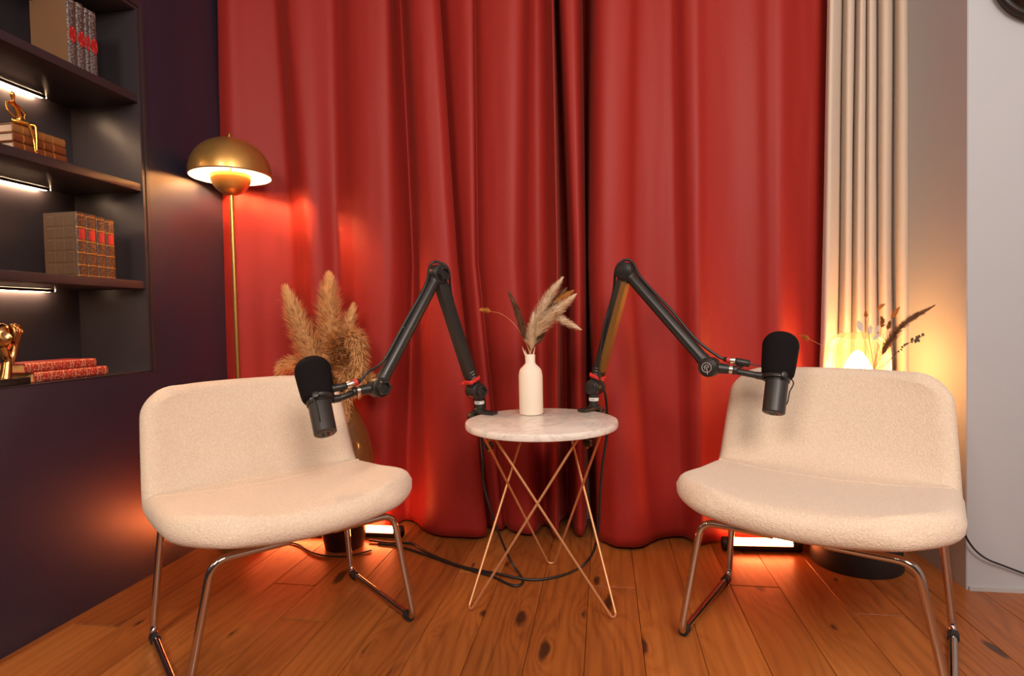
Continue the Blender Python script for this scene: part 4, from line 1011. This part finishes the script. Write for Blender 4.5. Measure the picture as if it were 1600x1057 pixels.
for k, lab in enumerate(('first gilt-spined brown book, its panelled leather cover facing out', 'second gilt-spined brown book on the third shelf', 'third gilt-spined brown book on the third shelf', 'rightmost gilt-spined brown book on the third shelf')):
    T_ = (.030, .0325, .030, .031)[k]; H_ = (.182, .181, .179, .177)[k]
    o = book(T_, H_, .108, M['leather_brown'], M['spine_gilt'], M['pages'], lab, group=G2, bands=((.02, .032), (.18, .195), (.37, .385), (.555, .57), (.76, .775), (.95, .962)), panels=((.585, .745),), grid=(k == 0))
    # plain leather strips between the printed fields
    o.location = (-1.452, y, .9292); y += T_ + .001
for k, (cv, lab) in enumerate(((M['leather_rust'], 'bottom rust leather book of the brown stack on the second shelf'), (M['leather_rust'], 'middle rust leather book of the brown stack on the second shelf'), (M['leather_tan'], 'top tan leather book of the brown stack, the gold figure sits on it'))):
    o = book(.0222, .142, .108, cv, cv, M['pages'], lab, group=G3, bands=((.17, .19), (.36, .38), (.55, .57), (.74, .76)))
    o.rotation_euler = Matrix(((1, 0, 0), (0, 0, 1), (0, -1, 0))).transposed().to_euler()
    o.rotation_euler = (radians(-90), 0, 0); o.location = (-1.452 + (0, .001, .0)[k], 1.2405 + (.002, 0, 0)[k], 1.2352 + .0222 * (k + 1) + .0002 * k)
RS = ((.0262, .222, .115, 1.272, -1.458, 'lower red leather book of the two stacked on the ledge'), (.0245, .208, .105, 1.254, -1.464, 'upper red leather book of the two stacked on the ledge'))
z = ZL + .0017
for k, (T_, H_, D_, yy, xx, lab) in enumerate(RS):
    o = book(T_, H_, D_, M['leather_red'], M['spine_red'], M['gold_pages'], lab, group=G4, bands=[(q, q + .008) for q in (.03, .06, .20, .36, .52, .68, .84, .955)] if k == 0 else [(q, q + .007) for q in (.05, .16, .20, .34, .60, .64, .78, .82)], band_m=mat('pale_gilt', (.62, .34, .20), .45, .2))
    o.rotation_euler = (radians(-90), 0, 0); o.location = (xx, yy, z + T_); z += T_ + .0003

# ------------------------------------------------------------------ sculptures
def skin(name, verts, edges, radii, m, parent, sub=2):
    me = bpy.data.meshes.new(name); me.from_pydata([tuple(v) for v in verts], edges, [])
    o = bpy.data.objects.new(name, me); COL.objects.link(o); o.parent = parent
    md = o.modifiers.new('skin', 'SKIN'); md.use_smooth_shade = True
    for i, r in enumerate(radii):
        me.skin_vertices[0].data[i].radius = (r, r) if not isinstance(r, tuple) else r
    me.skin_vertices[0].data[0].use_root = True
    s = o.modifiers.new('sub', 'SUBSURF'); s.levels = sub; s.render_levels = sub
    dg = bpy.context.evaluated_depsgraph_get(); dg.update()
    ev = o.evaluated_get(dg); me2 = bpy.data.meshes.new_from_object(ev); o.modifiers.clear(); o.data = me2
    me2.materials.clear(); me2.materials.append(m)
    for p in me2.polygons: p.use_smooth = True; p.material_index = 0
    return o
FB = V((-1.462, 1.262, 1.2354 + .0222 * 3 + .0006)); fg = empty('figurine', FB)
tag(fg, 'small gold figurine of a slim seated person on the brown book stack', 'sculpture')
h = FB
Z0 = 0.0
vs_ = [(-.012, .012, .008),           # 0 pelvis
       (-.010, .016, .024), (-.008, .006, .042), (-.006, -.004, .055),   # 1 waist 2 chest 3 neck base
       (-.005, -.003, .063), (-.004, -.006, .073), (-.003, -.008, .083),  # 4 neck 5 head low 6 head top
       (-.006, -.020, .052), (.000, -.024, .030), (.004, -.010, .018), (.003, -.002, .022),     # left shoulder, elbow, hand
       (-.006, .014, .048), (-.002, .024, .032), (.006, .014, .020),                # right shoulder elbow hand
       (.004, -.016, .007), (.019, .012, .007), (.0205, .022, -.030), (.022, .024, -.062), (.028, .022, -.066),
       (.004, .020, .008), (.020, .030, .007), (.021, .030, -.030), (.022, .028, -.060), (.028, .027, -.064)]
ed = [(0, 1), (1, 2), (2, 3), (3, 4), (4, 5), (5, 6), (3, 7), (7, 8), (8, 9), (9, 10), (3, 11), (11, 12), (12, 13), (0, 14), (14, 15), (15, 16), (16, 17), (17, 18), (0, 19), (19, 20), (20, 21), (21, 22), (22, 23)]
rd = [.0075, .0055, .0062, .0045, .0028, .0062, .0045, .0034, .0026, .0022, .0018, .0034, .0026, .0022, .0052, .0042, .0030, .0022, .0018, .0052, .0042, .0030, .0022, .0018]
skin('body', vs_, ed, rd, M['gold'], fg)
# bronze bust: a face half covered by a hand, on a black block
BB = V((-1.470, 1.212, ZL + .0017)); bu = empty('bust_sculpture', BB); tag(bu, 'bronze sculpture of a face held by a hand on a black block, on the ledge', 'sculpture')
bm = bbox(-.035, .035, -.055, .030, 0, .018, b=.0015); mesh_obj('plinth', bm, M['black_stone'], bu)
bm = bmesh.new(); tube(bm, catmull([(0, -.004, .017), (0, .000, .04), (-.002, .004, .062), (0, -.004, .080), (0, -.010, .10)], 6), lambda t: .0155 - .004 * sin(pi * t), 20, flat=.8); mesh_obj('neck', bm, M['bronze'], bu)
bm = bmesh.new(); bmesh.ops.create_uvsphere(bm, u_segments=32, v_segments=24, radius=1)
for v in bm.verts:
    x, y, z = v.co
    r = V((x * .022, y * .024, z * .036))
    if x > 0: r.x += .004 * exp(-((y) / .12) ** 2 - ((z + .05) / .25) ** 2) * 2.0          # nose
    r.x -= .0035 * exp(-((abs(y) - .42) / .2) ** 2 - ((z - .18) / .16) ** 2) * (x > 0)          # eye sockets
    r.x += .0022 * exp(-(y / .3) ** 2 - ((z + .45) / .07) ** 2) * (x > 0); r.x -= .0018 * exp(-(y / .3) ** 2 - ((z + .54) / .04) ** 2) * (x > 0)   # lips
    if z < -.5: r.x *= .92; r.y *= .85
    v.co = r + V((.0, -.006, .118))
mesh_obj('head', bm, M['bronze'], bu)
for k in range(4):
    yy = .000 + k * .0062; L = (.030, .036, .034, .026)[k]
    bm = bmesh.new(); tube(bm, catmull([(.018, yy + .004, .150 - k * .004), (.025, yy + .003, .140 - k * .003), (.0275 - k * .002, yy + .002, .128), (.025 - k * .003, yy, .140 - L - k * .002)], 6), lambda t: .0042 * (1 - .3 * t), 12)
    mesh_obj('finger', bm, M['bronze'], bu)
bm = bmesh.new(); tube(bm, catmull([(.008, .020, .152), (.004, .024, .130), (.002, .020, .100), (.006, .012, .074), (.004, .006, .050)], 6), lambda t: .011 - .004 * t, 14, flat=.6); mesh_obj('hand_back', bm, M['bronze'], bu)
